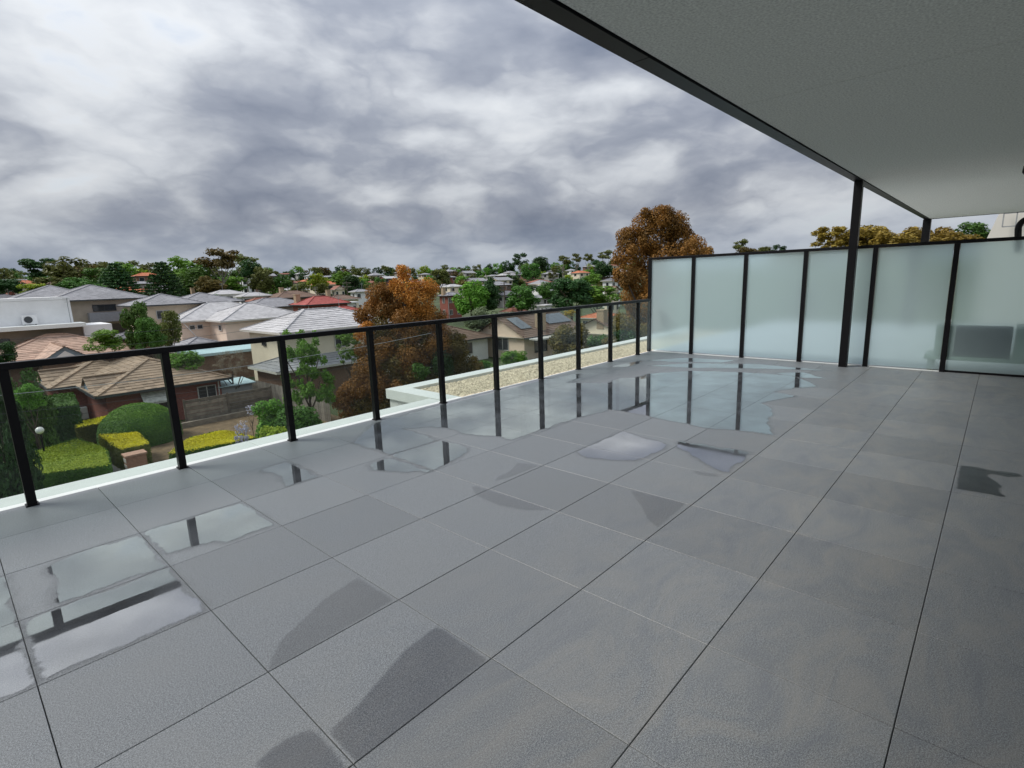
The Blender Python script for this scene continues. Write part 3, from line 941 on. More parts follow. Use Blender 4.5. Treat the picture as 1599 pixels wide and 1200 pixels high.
def hedge_xy(name, label, P2, z0, z1, top_colour, side_colour, dome=0.0, n=9000, leaf=0.075, seed=1, cat='hedge', top_bulge=0.0):
    rng = np.random.default_rng(seed)
    dn = []
    for i in range(len(P2)):
        a, b = P2[i], P2[(i+1) % len(P2)]
        k = max(1, int(math.hypot(b[0]-a[0], b[1]-a[1])/0.35))
        dn += [(a[0]+(b[0]-a[0])*j/k, a[1]+(b[1]-a[1])*j/k) for j in range(k)]
    P2 = np.array(chaikin(dn, 2))
    cx, cy = P2.mean(0)
    root = empty(name, (cx, cy, z0), label, cat)
    q = P2-np.array([cx, cy])
    m = len(q); h = z1-z0
    # outline radius as a function of the angle
    ang = np.arctan2(q[:, 1], q[:, 0]); o = np.argsort(ang); ang = ang[o]; rad = np.hypot(q[o, 0], q[o, 1])
    def rr(a):
        return np.interp(a, np.r_[ang-2*np.pi, ang, ang+2*np.pi], np.r_[rad, rad, rad])
    def put(a, f, z, nx, ny, nz, nn, size):
        pos = np.stack([rr(a)*f*np.cos(a), rr(a)*f*np.sin(a), z], -1)
        pos += rng.normal(size=(nn, 3))*0.03
        nr = np.stack([nx, ny, nz], -1) + rng.normal(size=(nn, 3))*0.4
        nr /= np.linalg.norm(nr, axis=1)[:, None]
        t = np.cross(nr, rng.normal(size=(nn, 3))); t /= np.linalg.norm(t, axis=1)[:, None]
        b = np.cross(nr, t); s = size*rng.uniform(.6, 1.3, nn)[:, None]
        V = np.stack([pos-t*s, pos-b*s*.6, pos+t*s, pos+b*s*.6], 1).reshape(-1, 3)
        return V, np.arange(4*nn).reshape(nn, 4)
    # core so that no light passes straight through the hedge
    core = MB(); k = 48
    lev = [0.0, 0.5, 0.85, 1.0] if not dome else [0.0, 0.25, 0.5, 0.7, 0.85, 0.95]
    def prof(t):
        if not dome:
            return 0.97 if t < 0.95 else 0.93
        return math.sqrt(max(0.02, 1-(max(0, t-0.25)/0.78)**2))
    rings = []
    for t in lev:
        bidx = len(core.v)
        for i in range(k):
            a = 2*math.pi*i/k; R0 = float(rr(a))*prof(t)*0.96
            core.v.append(Vector((R0*math.cos(a), R0*math.sin(a), t*h*0.97)))
        rings.append(bidx)
    for a, bq in zip(rings, rings[1:]):
        for i in range(k):
            core.f.append((a+i, a+(i+1) % k, bq+(i+1) % k, bq+i))
    core.f.append(tuple(rings[-1]+i for i in range(k)))
    core.build('inner_growth', L[side_colour], root)
    area_side = rad.mean()*2*np.pi*h; area_top = np.pi*rad.mean()**2
    ns = int(n*area_side/(area_side+area_top)); nt_ = n-ns
    a = rng.uniform(-np.pi, np.pi, ns)
    if dome:
        t = rng.random(ns+nt_); a = rng.uniform(-np.pi, np.pi, ns+nt_)
        f = np.sqrt(np.clip(1-(np.clip(t-0.25, 0, 1)/0.78)**2, 0.0, 1)); 
        # even cover on the cap
        extra = rng.random(nt_)**0.5
        f2 = extra; t2 = 0.25+0.78*np.sqrt(np.clip(1-f2**2, 0, 1)); a2 = rng.uniform(-np.pi, np.pi, nt_)
        sel = t < 0.75
        a_, f_, t_ = np.r_[a[sel]], np.r_[f[sel]], np.r_[t[sel]]
        V, F = put(a_, f_, t_*h, np.cos(a_), np.sin(a_), 0.2+t_, len(a_), leaf)
        np_obj('side_growth', V, F, L[side_colour], root)
        V, F = put(a2, f2, np.minimum(t2, 1.03)*h, np.cos(a2)*f2, np.sin(a2)*f2, 1.2-f2*.8, nt_, leaf)
        np_obj('top_growth', V, F, L[top_colour], root)
    else:
        z = rng.random(ns)*h
        V, F = put(a, np.full(ns, 1.0), z, np.cos(a), np.sin(a), np.full(ns, .15), ns, leaf)
        np_obj('side_growth', V, F, L[side_colour], root)
        a = rng.uniform(-np.pi, np.pi, nt_); f = np.sqrt(rng.random(nt_))
        bul = top_bulge*(1-f**2)
        V, F = put(a, f, np.full(nt_, h)+0.04*np.sin(3*a)*f+bul, np.cos(a)*f*.3, np.sin(a)*f*.3, np.ones(nt_), nt_, leaf)
        np_obj('top_growth', V, F, L[top_colour], root)
    return root


# ------------------------------------------------------------------ houses
def roof_mat(name, col, isl=0.16):
    return plain(name, col, 0.75, 0.10, 1.3, island=isl, dirt=0.35)


RM = {
    'brown': roof_mat('brown_roof_tiles', (0.345, 0.245, 0.175), 0.22),
    'salmon': roof_mat('salmon_roof_tiles', (0.45, 0.31, 0.235)),
    'darkbrown': roof_mat('dark_brown_roof_tiles', (0.205, 0.134, 0.100)),
    'redbrown': roof_mat('red_brown_roof_tiles', (0.282, 0.115, 0.077)),
    'paleg': roof_mat('pale_grey_roof_tiles', (0.512, 0.506, 0.512), 0.10),
    'grey': roof_mat('grey_roof_tiles', (0.320, 0.320, 0.339), 0.10),
    'darkgrey': roof_mat('charcoal_roof_tiles', (0.160, 0.160, 0.175), 0.12),
    'red': roof_mat('red_roof_tiles', (0.40, 0.10, 0.085), 0.10),
    'orange': roof_mat('terracotta_roof_tiles', (0.538, 0.179, 0.083), 0.14),
    'white': roof_mat('white_metal_roof', (0.820, 0.820, 0.820), 0.04),
    'blue': roof_mat('pale_blue_sheet_roof', (0.486, 0.640, 0.691), 0.06),
}
WM = {
    'brick': plain('red_brick', (0.243, 0.079, 0.058), 0.85, 0.25, 9, 0.3, 12),
    'brownbrick': plain('brown_brick', (0.192, 0.115, 0.077), 0.85, 0.3, 9, 0.3, 12),
    'cream': plain('cream_render', (0.794, 0.698, 0.550), 0.85, 0.05, 1.5, dirt=0.12),
    'beige': plain('beige_render', (0.666, 0.550, 0.410), 0.85, 0.05, 1.5, dirt=0.12),
    'pink': plain('pinkish_render', (0.806, 0.640, 0.512), 0.85, 0.06, 1.5, dirt=0.1),
    'white': plain('white_painted_wall', (0.820, 0.820, 0.820), 0.8, 0.05, 1.5, dirt=0.1),
    'greywall': plain('grey_render', (0.384, 0.371, 0.358), 0.85, 0.08, 1.5),
    'taupe': plain('taupe_render', (0.346, 0.294, 0.243), 0.85, 0.08, 1.5),
}
M['gutter'] = plain('dark_gutter', (0.05, 0.055, 0.06), 0.5)
M['gutter_pale'] = plain('cream_gutter', (0.55, 0.53, 0.48), 0.5)
M['frame'] = plain('window_frame', (0.55, 0.54, 0.52), 0.5)
M['frame_dark'] = plain('dark_window_frame', (0.04, 0.04, 0.045), 0.5)
M['pane'] = plain('window_glass', (0.03, 0.036, 0.042), 0.06, 0.3, 0.8)
M['timber'] = plain('weathered_timber', (0.22, 0.185, 0.15), 0.85, 0.35, 3.0, 0.2, 25, objvar=0.45)
M['paling'] = plain('grey_paling', (0.24, 0.215, 0.19), 0.85, 0.25, 3.0, objvar=0.25)
M['solar'] = plain('solar_panel', (0.13, 0.15, 0.18), 0.12, 0.1, 3.0)
M['metalgrey'] = plain('grey_metal', (0.32, 0.33, 0.34), 0.45)
M['bluegable'] = plain('blue_grey_paint', (0.22, 0.30, 0.38), 0.7)
M['chimney_brick'] = plain('chimney_brick', (0.40, 0.30, 0.20), 0.85, 0.2, 8)
M['redpaint'] = plain('red_paint', (0.45, 0.03, 0.02), 0.5)


def roof_face(m, p0, p1, q1, q0, course=0.34, tilew=0.32, step=0.035, tiles=True):
    """tiled slope: p0-p1 the eave, q0-q1 the upper edge; every tile its own lapped piece"""
    p0, p1, q0, q1 = Vector(p0), Vector(p1), Vector(q0), Vector(q1)
    nrm = (p1-p0).cross(q0-p0)
    if nrm.length < 1e-6:
        nrm = (p1-p0).cross(q1-p0)
    nrm.normalize()
    if nrm.z < 0:
        nrm = -nrm
    slope = max((q0-p0).length*0.5+(q1-p1).length*0.5, 0.5)
    e = (p1-p0).normalized()
    up = e.cross(nrm); up.normalize()
    if up.z < 0:
        up = -up
    hgt = (q0-p0).dot(up)
    nrow = max(2, int(hgt/course))
    ln = (p1-p0).length
    a0 = (q0-p0).dot(e); a1 = (q1-p0).dot(e)
    for i in range(nrow):
        t0, t1 = i/nrow, (i+1)/nrow
        l0, r0 = a0*t0, ln+(a1-ln)*t0
        l1, r1 = a0*t1, ln+(a1-ln)*t1
        lo, hi = min(l0, l1), max(r0, r1)
        nt_ = max(1, int(round((hi-lo)/tilew))) if tiles else 1
        for j in range(nt_):
            ua = lo+(hi-lo)*j/nt_; ub = lo+(hi-lo)*(j+1)/nt_
            A = min(max(ua, l0), r0); B = min(max(ub, l0), r0)
            C_ = min(max(ub, l1), r1); D_ = min(max(ua, l1), r1)
            if B-A < 0.01 and C_-D_ < 0.01:
                continue
            st = step*random.uniform(0.75, 1.3)
            a = p0+e*A+up*(hgt*t0); b = p0+e*B+up*(hgt*t0)
            c = p0+e*C_+up*(hgt*t1); d = p0+e*D_+up*(hgt*t1)
            bi = len(m.v)
            m.v += [v-m.o for v in (a+nrm*st, b+nrm*st, c+nrm*0.006, d+nrm*0.006, a-nrm*0.01, b-nrm*0.01)]
            m.f += [(bi, bi+1, bi+2, bi+3), (bi+4, bi+5, bi+1, bi)]


def house_block(root, x0, x1, y0, y1, zg, ze, pitch, kind, wall, roof, over=0.5, tiles=True, gutter='gutter', ridge=True, gable_wall=None, course=0.34):
    """walls and roof over the rectangle of the eaves; kind: hip, gx / gy (gable, ridge along x / y), flat"""
    O = root.location
    o = over
    MB(O).box(x0+o, x1-o, y0+o, y1-o, zg-0.4, ze-0.03).build('wall', wall, root)
    if kind == 'flat':
        MB(O).box(x0, x1, y0, y1, ze-0.02, ze+0.22).build('roof', roof, root)
        return
    w, d = x1-x0, y1-y0
    tp = math.tan(math.radians(pitch))
    m = MB(O); rc = MB(O)
    if kind == 'hip':
        if w >= d:
            h = d/2*tp; ra = Vector((x0+d/2, (y0+y1)/2, ze+h)); rb = Vector((x1-d/2, (y0+y1)/2, ze+h))
        else:
            h = w/2*tp; ra = Vector(((x0+x1)/2, y0+w/2, ze+h)); rb = Vector(((x0+x1)/2, y1-w/2, ze+h))
        c00, c10, c11, c01 = [Vector((x, y, ze)) for x, y in ((x0, y0), (x1, y0), (x1, y1), (x0, y1))]
        if w >= d:
            fs = [(c00, c10, rb, ra), (c10, c11, rb, rb), (c11, c01, ra, rb), (c01, c00, ra, ra)]
            hips = [(c00, ra), (c01, ra), (c10, rb), (c11, rb), (ra, rb)]
        else:
            fs = [(c00, c10, ra, ra), (c10, c11, rb, ra), (c11, c01, rb, rb), (c01, c00, ra, rb)]
            hips = [(c00, ra), (c10, ra), (c01, rb), (c11, rb), (ra, rb)]
    else:
        if kind == 'gx':
            h = d/2*tp; ra = Vector((x0, (y0+y1)/2, ze+h)); rb = Vector((x1, (y0+y1)/2, ze+h))
            fs = [((x0, y0, ze), (x1, y0, ze), rb, ra), ((x1, y1, ze), (x0, y1, ze), ra, rb)]
            gab = [[(x0+o, y0, ze), (x0+o, y1, ze), (x0+o, (y0+y1)/2, ze+h-0.03)], [(x1-o, y0, ze), (x1-o, y1, ze), (x1-o, (y0+y1)/2, ze+h-0.03)]]
        else:
            h = w/2*tp; ra = Vector(((x0+x1)/2, y0, ze+h)); rb = Vector(((x0+x1)/2, y1, ze+h))
            fs = [((x0, y1, ze), (x0, y0, ze), ra, rb), ((x1, y0, ze), (x1, y1, ze), rb, ra)]
            gab = [[(x0, y0+o, ze), (x1, y0+o, ze), ((x0+x1)/2, y0+o, ze+h-0.03)], [(x0, y1-o, ze), (x1, y1-o, ze), ((x0+x1)/2, y1-o, ze+h-0.03)]]
        hips = [(ra, rb)]
        for q in gab:
            g = MB(O); g.poly(q)
            g.build('gable_end', gable_wall or wall, root)
    for q in fs:
        roof_face(m, *q, course=course, tiles=tiles)
    ro = m.build('roof', roof, root)
    if ridge:
        for a, b in hips:
            if (b-a).length < 0.2:
                continue
            nseg = max(1, int((b-a).length/0.42)) if tiles else 1
            for k in range(nseg):
                p = a+(b-a)*(k/nseg); q = a+(b-a)*((k+0.985)/nseg)
                rc.beam(p+Vector((0, 0, 0.045)), q+Vector((0, 0, 0.025)), 0.24, 0.075)
        rco = rc.build('ridge_cap', roof, ro)
    gt = MB(O)
    for (a, b) in (((x0, y0), (x1, y0)), ((x1, y0), (x1, y1)), ((x1, y1), (x0, y1)), ((x0, y1), (x0, y0))):
        if kind == 'gx' and a[0] == b[0]:
            continue
        if kind == 'gy' and a[1] == b[1]:
            continue
        if kind in ('gx', 'gy'):
            MB(O).beam((*a, ze-0.06), (*b, ze-0.06), 0.12, 0.15).build('gutter', M[gutter], root)
        else:
            gt.beam((*a, ze-0.06), (*b, ze-0.06), 0.12, 0.15)
    if gt.v:
        gt.build('gutter', M[gutter], root)
    # closed underside of the eaves
    so = MB(O); so.poly([(x0, y0, ze-0.02), (x0, y1, ze-0.02), (x1, y1, ze-0.02), (x1, y0, ze-0.02)])
    so.build('eave_lining', M['gutter_pale'], root)
    return ro


def window(root, face, x, y, z, w, h, frame='frame', bars=1):
    """window on a wall: face '-y' looks to the camera side along y, '-x' towards smaller x"""
    O = root.location
    f = MB(O); p = MB(O); t = 0.06
    def bx(mb, a0, a1, z0, z1, d0, d1):
        if face == '-y':
            mb.box(x+a0, x+a1, y-d1, y-d0, z+z0, z+z1)
        else:
            mb.box(x-d1, x-d0, y+a0, y+a1, z+z0, z+z1)
    bx(f, -w/2, w/2, h/2-t, h/2, 0.001, 0.07); bx(f, -w/2, w/2, -h/2, -h/2+t, 0.001, 0.09)
    bx(f, -w/2, -w/2+t, -h/2+t, h/2-t, 0.001, 0.07); bx(f, w/2-t, w/2, -h/2+t, h/2-t, 0.001, 0.07)
    for i in range(bars):
        u = -w/2 + w*(i+1)/(bars+1)
        bx(f, u-0.025, u+0.025, -h/2+t, h/2-t, 0.001, 0.06)
    fo = f.build('window', M[frame], root)
    bx(p, -w/2+t, w/2-t, -h/2+t, h/2-t, 0.0, 0.02)
    p.build('pane', M['pane'], fo)


def chimney(root, x, y, z0, z1, w=0.7, mat='chimney_brick'):
    m = MB(root.location)
    m.box(x-w/2, x+w/2, y-w/2, y+w/2, z0, z1-0.12); m.box(x-w/2-.05, x+w/2+.05, y-w/2-.05, y+w/2+.05, z1-0.12, z1)
    m.build('chimney', M[mat], root)
random.seed(11)
# ---- brown tiled brick house across the street
h = empty('brick_house', (10, 42, GZ), 'low red brick house with brown tiled hip roof behind the clipped hedges', 'house')
house_block(h, 6.04, 13.8, 35.0, 46.5, GZ, -4.7, 21.7, 'hip', WM['brick'], RM['brown'], over=0.55)
house_block(h, 4.6, 11.0, 41.2, 48.0, GZ, -4.68, 22.0, 'hip', WM['brick'], RM['brown'], over=0.55)
def gablet(x, y, z, ln, w, rise, mat):
    m = MB(h.location); e = MB(h.location)
    roof_face(m, (x+ln, y-w, z-rise), (x-.15, y-w, z-rise), (x-.15, y, z), (x+ln, y, z))
    roof_face(m, (x-.15, y+w, z-rise), (x+ln, y+w, z-rise), (x+ln, y, z), (x-.15, y, z))
    m.beam((x-.15, y, z+.05), (x+ln, y, z+.05), .22, .08)
    r = m.build('gablet_roof', RM['brown'], h)
    e.poly([(x, y-w*.95, z-rise-.45), (x, y+w*.95, z-rise-.45), (x, y+w*.95, z-rise), (x, y, z-.03), (x, y-w*.95, z-rise)])
    e.build('gablet_end', mat, r)
gablet(6.15, 37.9, -3.80, 2.8, 1.35, 0.80, M['bluegable'])
gablet(4.72, 44.5, -3.78, 2.8, 1.35, 0.82, M['bluegable'])
for x, w in ((9.3, 1.5), (12.3, 1.2)):
    window(h, '-y', x, 35.55, -5.7, w, 1.2)
aw = MB(h.location); aw.poly([(8.4, 35.52, -4.95), (10.2, 35.52, -4.95), (10.2, 34.9, -5.55), (8.4, 34.9, -5.55)]); aw.poly([(8.4, 34.9, -5.55), (10.2, 34.9, -5.55), (10.2, 34.9, -5.68), (8.4, 34.9, -5.68)])
aw.build('awning', plain('striped_awning', (0.50, 0.50, 0.47), 0.8, 0.3, 6), h)
window(h, '-x', 4.15, 44.5, -5.7, 1.5, 1.2)
MB(h.location).tube([(13.0, 35.2, -4.75), (13.0, 35.45, GZ)], 0.04).build('downpipe', M['frame'], h)
ac = empty('air_conditioner', (*U(123, 652, -6.9).xy, GZ), 'white air conditioner unit against the brick house wall', 'air conditioner')
q = U(123, 648, -6.7)
MB(ac.location).box(q.x-.5, q.x+.5, q.y-.2, q.y+.2, -7.0, -6.2).build('case', WM['white'], ac, bevel=.02)
MB(ac.location).tube([(q.x-.12, q.y-.205, -6.6), (q.x-.12, q.y-.235, -6.6)], 0.3, 18).build('fan_grille', M['metalgrey'], ac)
MB(ac.location).box(q.x-.5, q.x+.5, q.y-.2, q.y+.2, GZ-.1, -7.02).build('plinth', M['concrete'], ac)

# ---- salmon roof behind it
h = empty('brick_house', (7, 54, ground_z(7, 54)), 'salmon tiled house with a blue painted gable behind the brown roof', 'house')
g = ground_z(7, 54)
house_block(h, 1.0, 13.2, 49.5, 60.5, g, -3.75, 19.0, 'hip', WM['brownbrick'], RM['salmon'], over=0.5)
house_block(h, 4.9, 8.3, 47.2, 53.0, g, -3.55, 34.0, 'gy', WM['brownbrick'], RM['salmon'], over=0.25, gable_wall=M['bluegable'])
w_ = MB(h.location); w_.poly([(5.6, 47.43, -3.5), (7.6, 47.43, -3.5), (6.6, 47.43, -2.75)]); w_.build('gable_panel', WM['white'], h)
MB(h.location).tube([(12.2, 52, -3.3), (12.2, 52, -2.75)], 0.09).build('flue', M['gutter'], h)

# ---- white flat roofed house
g = ground_z(5, 62)
h = empty('modern_house', (4, 60, g), 'white flat roofed modern house with projecting eave at left edge', 'house')
house_block(h, -4.5, 8.85, 57.0, 70.0, g, 1.05, 0, 'flat', WM['white'], WM['white'], over=0.03)
MB(h.location).box(-4.5, 9.3, 54.6, 57.0, -1.35, -1.02).build('lower_roof', M['white'], h)
MB(h.location).box(-4.4, 9.2, 56.0, 56.6, g-0.3, -1.36).build('wall', WM['taupe'], h)
MB(h.location).box(9.2, 11.3, 55.5, 60, g-0.3, -1.30).build('side_wall', WM['white'], h)
window(h, '-y', 7.2, 55.97, -2.6, 1.6, 1.2, 'frame_dark')
window(h, '-y', 3.0, 55.97, -2.6, 2.6, 1.2, 'frame_dark')
ac = empty('air_conditioner', (5.9, 56.6, -1.02), 'white outdoor air conditioner on the lower roof of the white house', 'air conditioner')
MB(ac.location).box(5.35, 6.35, 56.5, 56.85, -0.96, -0.18).build('case', WM['white'], ac, bevel=.02)
MB(ac.location).tube([(5.75, 56.5, -0.56), (5.75, 56.46, -0.56)], 0.28, 18).build('fan_grille', M['gutter'], ac)
for x in (5.45, 6.15):
    MB(ac.location).box(x, x+.1, 56.52, 56.82, -1.02, -0.962).build('foot', M['gutter'], ac)
an = MB((8.6, 56.8, -1.02)); an.tube([(8.6, 56.8, -1.02), (8.6, 56.8, 1.15)], .03, 6); an.beam((8.3, 56.8, 1.1), (8.9, 56.8, 1.1), .03, .03); an.beam((8.4, 56.8, .8), (8.8, 56.8, .8), .03, .03)
tag(an.build('antenna', M['metalgrey']), 'thin television antenna on the white flat roofed house', 'antenna')

# ---- two storey grey house
g = ground_z(16, 84)
h = empty('two_storey_house', (15, 84, g), 'two storey house with grey hip roof and dark balcony on the left', 'house')
house_block(h, 9.5, 20.0, 77.0, 90.0, g, 0.75, 19, 'hip', WM['taupe'], RM['grey'], over=0.6)
house_block(h, 6.5, 16, 82.0, 92.0, g, 0.95, 20, 'hip', WM['taupe'], RM['grey'], over=0.6)
MB(h.location).box(13.2, 18.8, 76.4, 77.58, -2.0, -0.85).build('balcony', plain('grey_balcony_panel', (0.24, 0.25, 0.29), 0.4), h)
window(h, '-y', 15.0, 77.6, -0.3, 2.4, 0.8, 'frame_dark')
window(h, '-y', 18.2, 77.6, -0.2, 1.4, 1.0, 'frame_dark')
window(h, '-y', 16.5, 77.6, -3.2, 2.6, 1.7, 'frame_dark')
window(h, '-y', 12.3, 77.6, -3.2, 1.2, 1.2, 'frame_dark')

# ---- long grey roof
g = ground_z(17, 71)
h = empty('two_storey_house', (18, 72, g), 'beige house with a long low grey hip roof left of the cream house', 'house')
house_block(h, 15.6, 23.0, 66.5, 74.0, g, -0.05, 18, 'hip', WM['beige'], RM['grey'], over=0.55)
house_block(h, 20.5, 28.5, 69.0, 77.0, g, -0.1, 17, 'hip', WM['beige'], RM['grey'], over=0.55)
house_block(h, 12.6, 16.4, 63.0, 67.5, g, -3.3, 16, 'hip', WM['brownbrick'], RM['darkgrey'], over=0.4)
window(h, '-y', 18.5, 67.03, -1.2, 1.4, 1.0)
window(h, '-x', 13.0, 65, -4.2, 1.4, 1.2)

# ---- cream two storey house, pale grey tiles
g = ground_z(24, 62)
h = empty('two_storey_house', (25, 62, g), 'cream two storey house with pale grey hip roof beyond the brown roof', 'house')
ze = -1.9
house_block(h, 18.2, 30.8, 61.8, 72.0, g, ze, 20, 'hip', WM['pink'], RM['paleg'], over=0.55, gutter='gutter_pale')
house_block(h, 21.2, 31.0, 57.0, 66.0, g, ze-0.02, 20, 'hip', WM['pink'], RM['paleg'], over=0.55, gutter='gutter_pale')
house_block(h, 16.0, 21.9, 55.2, 61.5, g, -4.55, 20, 'hip', WM['pink'], RM['grey'], over=0.5, gutter='gutter_pale')
for x, y in ((19.9, 62.32), (20.7, 62.32)):
    window(h, '-y', x, y, -2.65, 0.6, 0.5, 'frame', 0)
window(h, '-x', 21.72, 59.0, -2.75, 0.8, 0.6, 'frame', 0)
window(h, '-y', 29.0, 57.52, -2.9, 0.8, 1.2, 'frame_dark', 0)
window(h, '-y', 30.2, 57.52, -2.9, 0.5, 1.2, 'frame_dark', 0)
MB(h.location).tube([(18.95, 62.0, -2.0), (20.6, 62.3, -4.3)], 0.04).build('downpipe', WM['white'], h)

# ---- second pale grey roof, nearer
h = empty('two_storey_house', (22, 40, GZ), 'cream two storey house with pale grey roof left of the rust coloured tree', 'house')
ze = -1.9
house_block(h, 17.4, 28.0, 34.3, 41.9, GZ, ze, 21, 'hip', WM['cream'], RM['paleg'], over=0.5, gutter='gutter_pale')
house_block(h, 16.2, 26, 32.9, 38.0, GZ, -4.55, 20, 'hip', WM['brownbrick'], RM['grey'], over=0.45, gutter='gutter_pale')
window(h, '-x', 17.88, 38.6, -2.75, 0.7, 0.7, 'frame_dark', 0)
window(h, '-y', 22.5, 34.78, -2.9, 1.2, 1.2, 'frame')
# garage with a pale sheet roof behind the fence
h = empty('garage', (19, 50, GZ), 'brick garage with a pale blue sheet roof between the cream houses', 'garage')
house_block(h, 15.4, 24.5, 46.6, 52.5, GZ, -4.3, 0, 'flat', WM['brownbrick'], RM['blue'], over=0.25)

# ---- houses in the middle distance, placed by where they stand in the view
FARLAST = [None]; FARLIST = []
def far_house(name, label, px, y_eave, wpx, dist, wall, roof, pitch=20, kind='hip', deep=1.0, storeys=None, tiles=None, win=2, frame='frame', group=None, chim=None, cat='house', zg=None):
    p = D(px, y_eave, dist)
    dep = (p-CAM).dot(_f)
    # houses follow the street grid: the view crosses it, so the width seen is shared by two sides
    az = math.atan2(p.y-CAM.y, p.x-CAM.x)
    w = wpx/FPX*dep/(abs(math.sin(az))+0.75*deep*abs(math.cos(az)))
    d = w*0.75*deep
    g = ground_z(p.x, p.y) if zg is None else zg
    ze = max(p.z, g+2.3)
    x0, x1, y0, y1 = p.x-w/2, p.x+w/2, p.y-d/2, p.y+d/2
    r = empty(name, (p.x, p.y, g), label, cat, group)
    t = (dist < 110) if tiles is None else tiles
    ov = 0.45
    house_block(r, x0, x1, y0, y1, g, ze, pitch, kind, WM[wall], RM[roof] if roof in RM else WM[roof], over=ov, tiles=t, course=0.34 if dist < 130 else 0.7, gutter='gutter_pale' if wall in ('white', 'cream', 'pink') else 'gutter')
    rows = [ze-1.1] + ([ze-3.8] if ze-g > 4.6 else [])
    for z in rows:
        if z-0.7 < g:
            continue
        for i in range(win):
            window(r, '-y', x0+w*(i+.5)/win, y0+ov, z, min(1.8, w*0.2), 1.2, frame, 1 if dist < 150 else 0)
        for i in range(max(1, win-1)):
            window(r, '-x', x0+ov, y0+d*(i+.5)/max(1, win-1), z, min(1.8, d*0.22), 1.2, frame, 1 if dist < 150 else 0)
    FARLAST[0] = r
    rq = random.Random(int(px*7+dist))
    if kind != 'flat' and rq.random() < .6 and dist < 260:
        ax, ay = x0+w*rq.uniform(.3, .7), y0+d*.5
        zt_ = ze+min(w, d)/2*math.tan(math.radians(pitch))
        a_ = MB(r.location); a_.tube([(ax, ay, zt_-.3), (ax, ay, zt_+1.5)], .03, 5)
        for kk in (1.1, 1.3, 1.45):
            a_.beam((ax-.45, ay, zt_+kk), (ax+.45, ay, zt_+kk), .03, .03)
        a_.build('aerial', M['metalgrey'], r)
    if dist < 200:
        MB(r.location).tube([(x0+ov+.1, y0+ov-.06, ze-.1), (x0+ov+.1, y0+ov-.06, g)], .05, 6).build('downpipe', M['frame'], r)
    if chim:
        chimney(r, x0+w*chim[0], y0+d*chim[1], ze-0.2, ze+chim[2], 0.75, 'chimney_brick')
    return r, (x0, x1, y0, y1, ze, g)

far_house('house', 'house with dark grey hip roof behind the cream house', 425, 478, 125, 100, 'greywall', 'grey', 18)
far_house('house', 'red tiled house with a chimney in the middle distance', 500, 474, 92, 90, 'brick', 'red', 22, chim=(0.12, 0.8, 1.6))
far_house('house', 'lower red tiled roof in front of the larger red roof', 536, 484, 52, 80, 'brick', 'red', 20)
far_house('house', 'pale walled house with light grey roof left of the brown roofs', 352, 459, 60, 135, 'white', 'paleg', 18, win=3)
far_house('house', 'pale walled house with light grey roof and dark windows above the cream house', 395, 462, 56, 128, 'white', 'paleg', 18, win=3)
far_house('house', 'long brown tiled roof above the red roofs', 455, 464, 90, 128, 'brownbrick', 'darkbrown', 20, chim=(0.3, .5, 2.2))
far_house('house', 'brown tiled house left of the red roof', 405, 470, 46, 118, 'brownbrick', 'redbrown', 20)
far_house('house', 'wide brown roofed house left of the rust tree', 530, 467, 66, 118, 'cream', 'darkbrown', 18, chim=(0.2, .6, 2.0))
far_house('house', 'brown gabled cottage above the wide brown roof', 528, 452, 26, 150, 'cream', 'redbrown', 30, 'gy')
far_house('house', 'small pale house with grey roof beside the rust tree', 562, 455, 36, 140, 'white', 'grey', 18)
far_house('carport', 'pale flat carport roof beside the red roofs', 545, 473, 30, 100, 'white', 'white', 0, 'flat', cat='carport')
far_house('house', 'red roofed house on the left hillside between dark pines', 228, 431, 40, 215, 'brownbrick', 'orange', 22)
far_house('house', 'grey roofed house with large windows below the red hillside roof', 220, 443, 34, 195, 'greywall', 'grey', 18)
far_house('house', 'terracotta roofed house half hidden between the two dark pines', 213, 456, 36, 165, 'brick', 'orange', 22)
far_house('house', 'small cream house with brown roof far left', 37, 449, 30, 165, 'cream', 'darkbrown', 28, 'gy')
far_house('house', 'grey hip roofed house at the far left edge', 0, 466, 46, 110, 'greywall', 'darkgrey', 20)
far_house('house', 'flat white modern box house on the left hillside', 385, 435, 26, 190, 'white', 'white', 0, 'flat', frame='frame_dark')
far_house('house', 'brown roofed bungalow with white chimney below the dark pine', 285, 466, 44, 140, 'brownbrick', 'darkbrown', 20, chim=(0.9, .4, 2.3))
far_house('house', 'two storey brick house with grey roof right of the rust tree', 703, 461, 42, 125, 'brick', 'grey', 20, chim=(0.1, .5, 1.8))
far_house('house', 'brown tiled cottage roof below the dark green trees', 802, 486, 46, 105, 'cream', 'redbrown', 24)
far_house('house', 'pale grey flat roofed shed right of the brown cottage', 852, 477, 28, 118, 'white', 'paleg', 0, 'flat', cat='shed')
far_house('house', 'orange tiled house behind the right end of the balustrade', 938, 496, 70, 88, 'cream', 'orange', 17, win=3)
far_house('house', 'white two storey house with grey roof left of the big rust tree', 955, 438, 34, 150, 'white', 'darkgrey', 20)
far_house('house', 'cream gabled house with dark brown roof left of the big rust tree', 955, 453, 30, 125, 'cream', 'darkbrown', 26, 'gy')
far_house('house', 'long grey roofed two storey house in the valley', 790, 460, 60, 165, 'greywall', 'darkgrey', 18, win=3)
far_house('house', 'red brown roofed bungalow on the far slope', 842, 441, 46, 215, 'brick', 'redbrown', 18)
far_house('house', 'long white roofed house on the far slope', 850, 446, 46, 190, 'white', 'white', 4, 'gx')
far_house('house', 'grey roofed house right of the tall brick house', 838, 465, 40, 150, 'greywall', 'grey', 18)

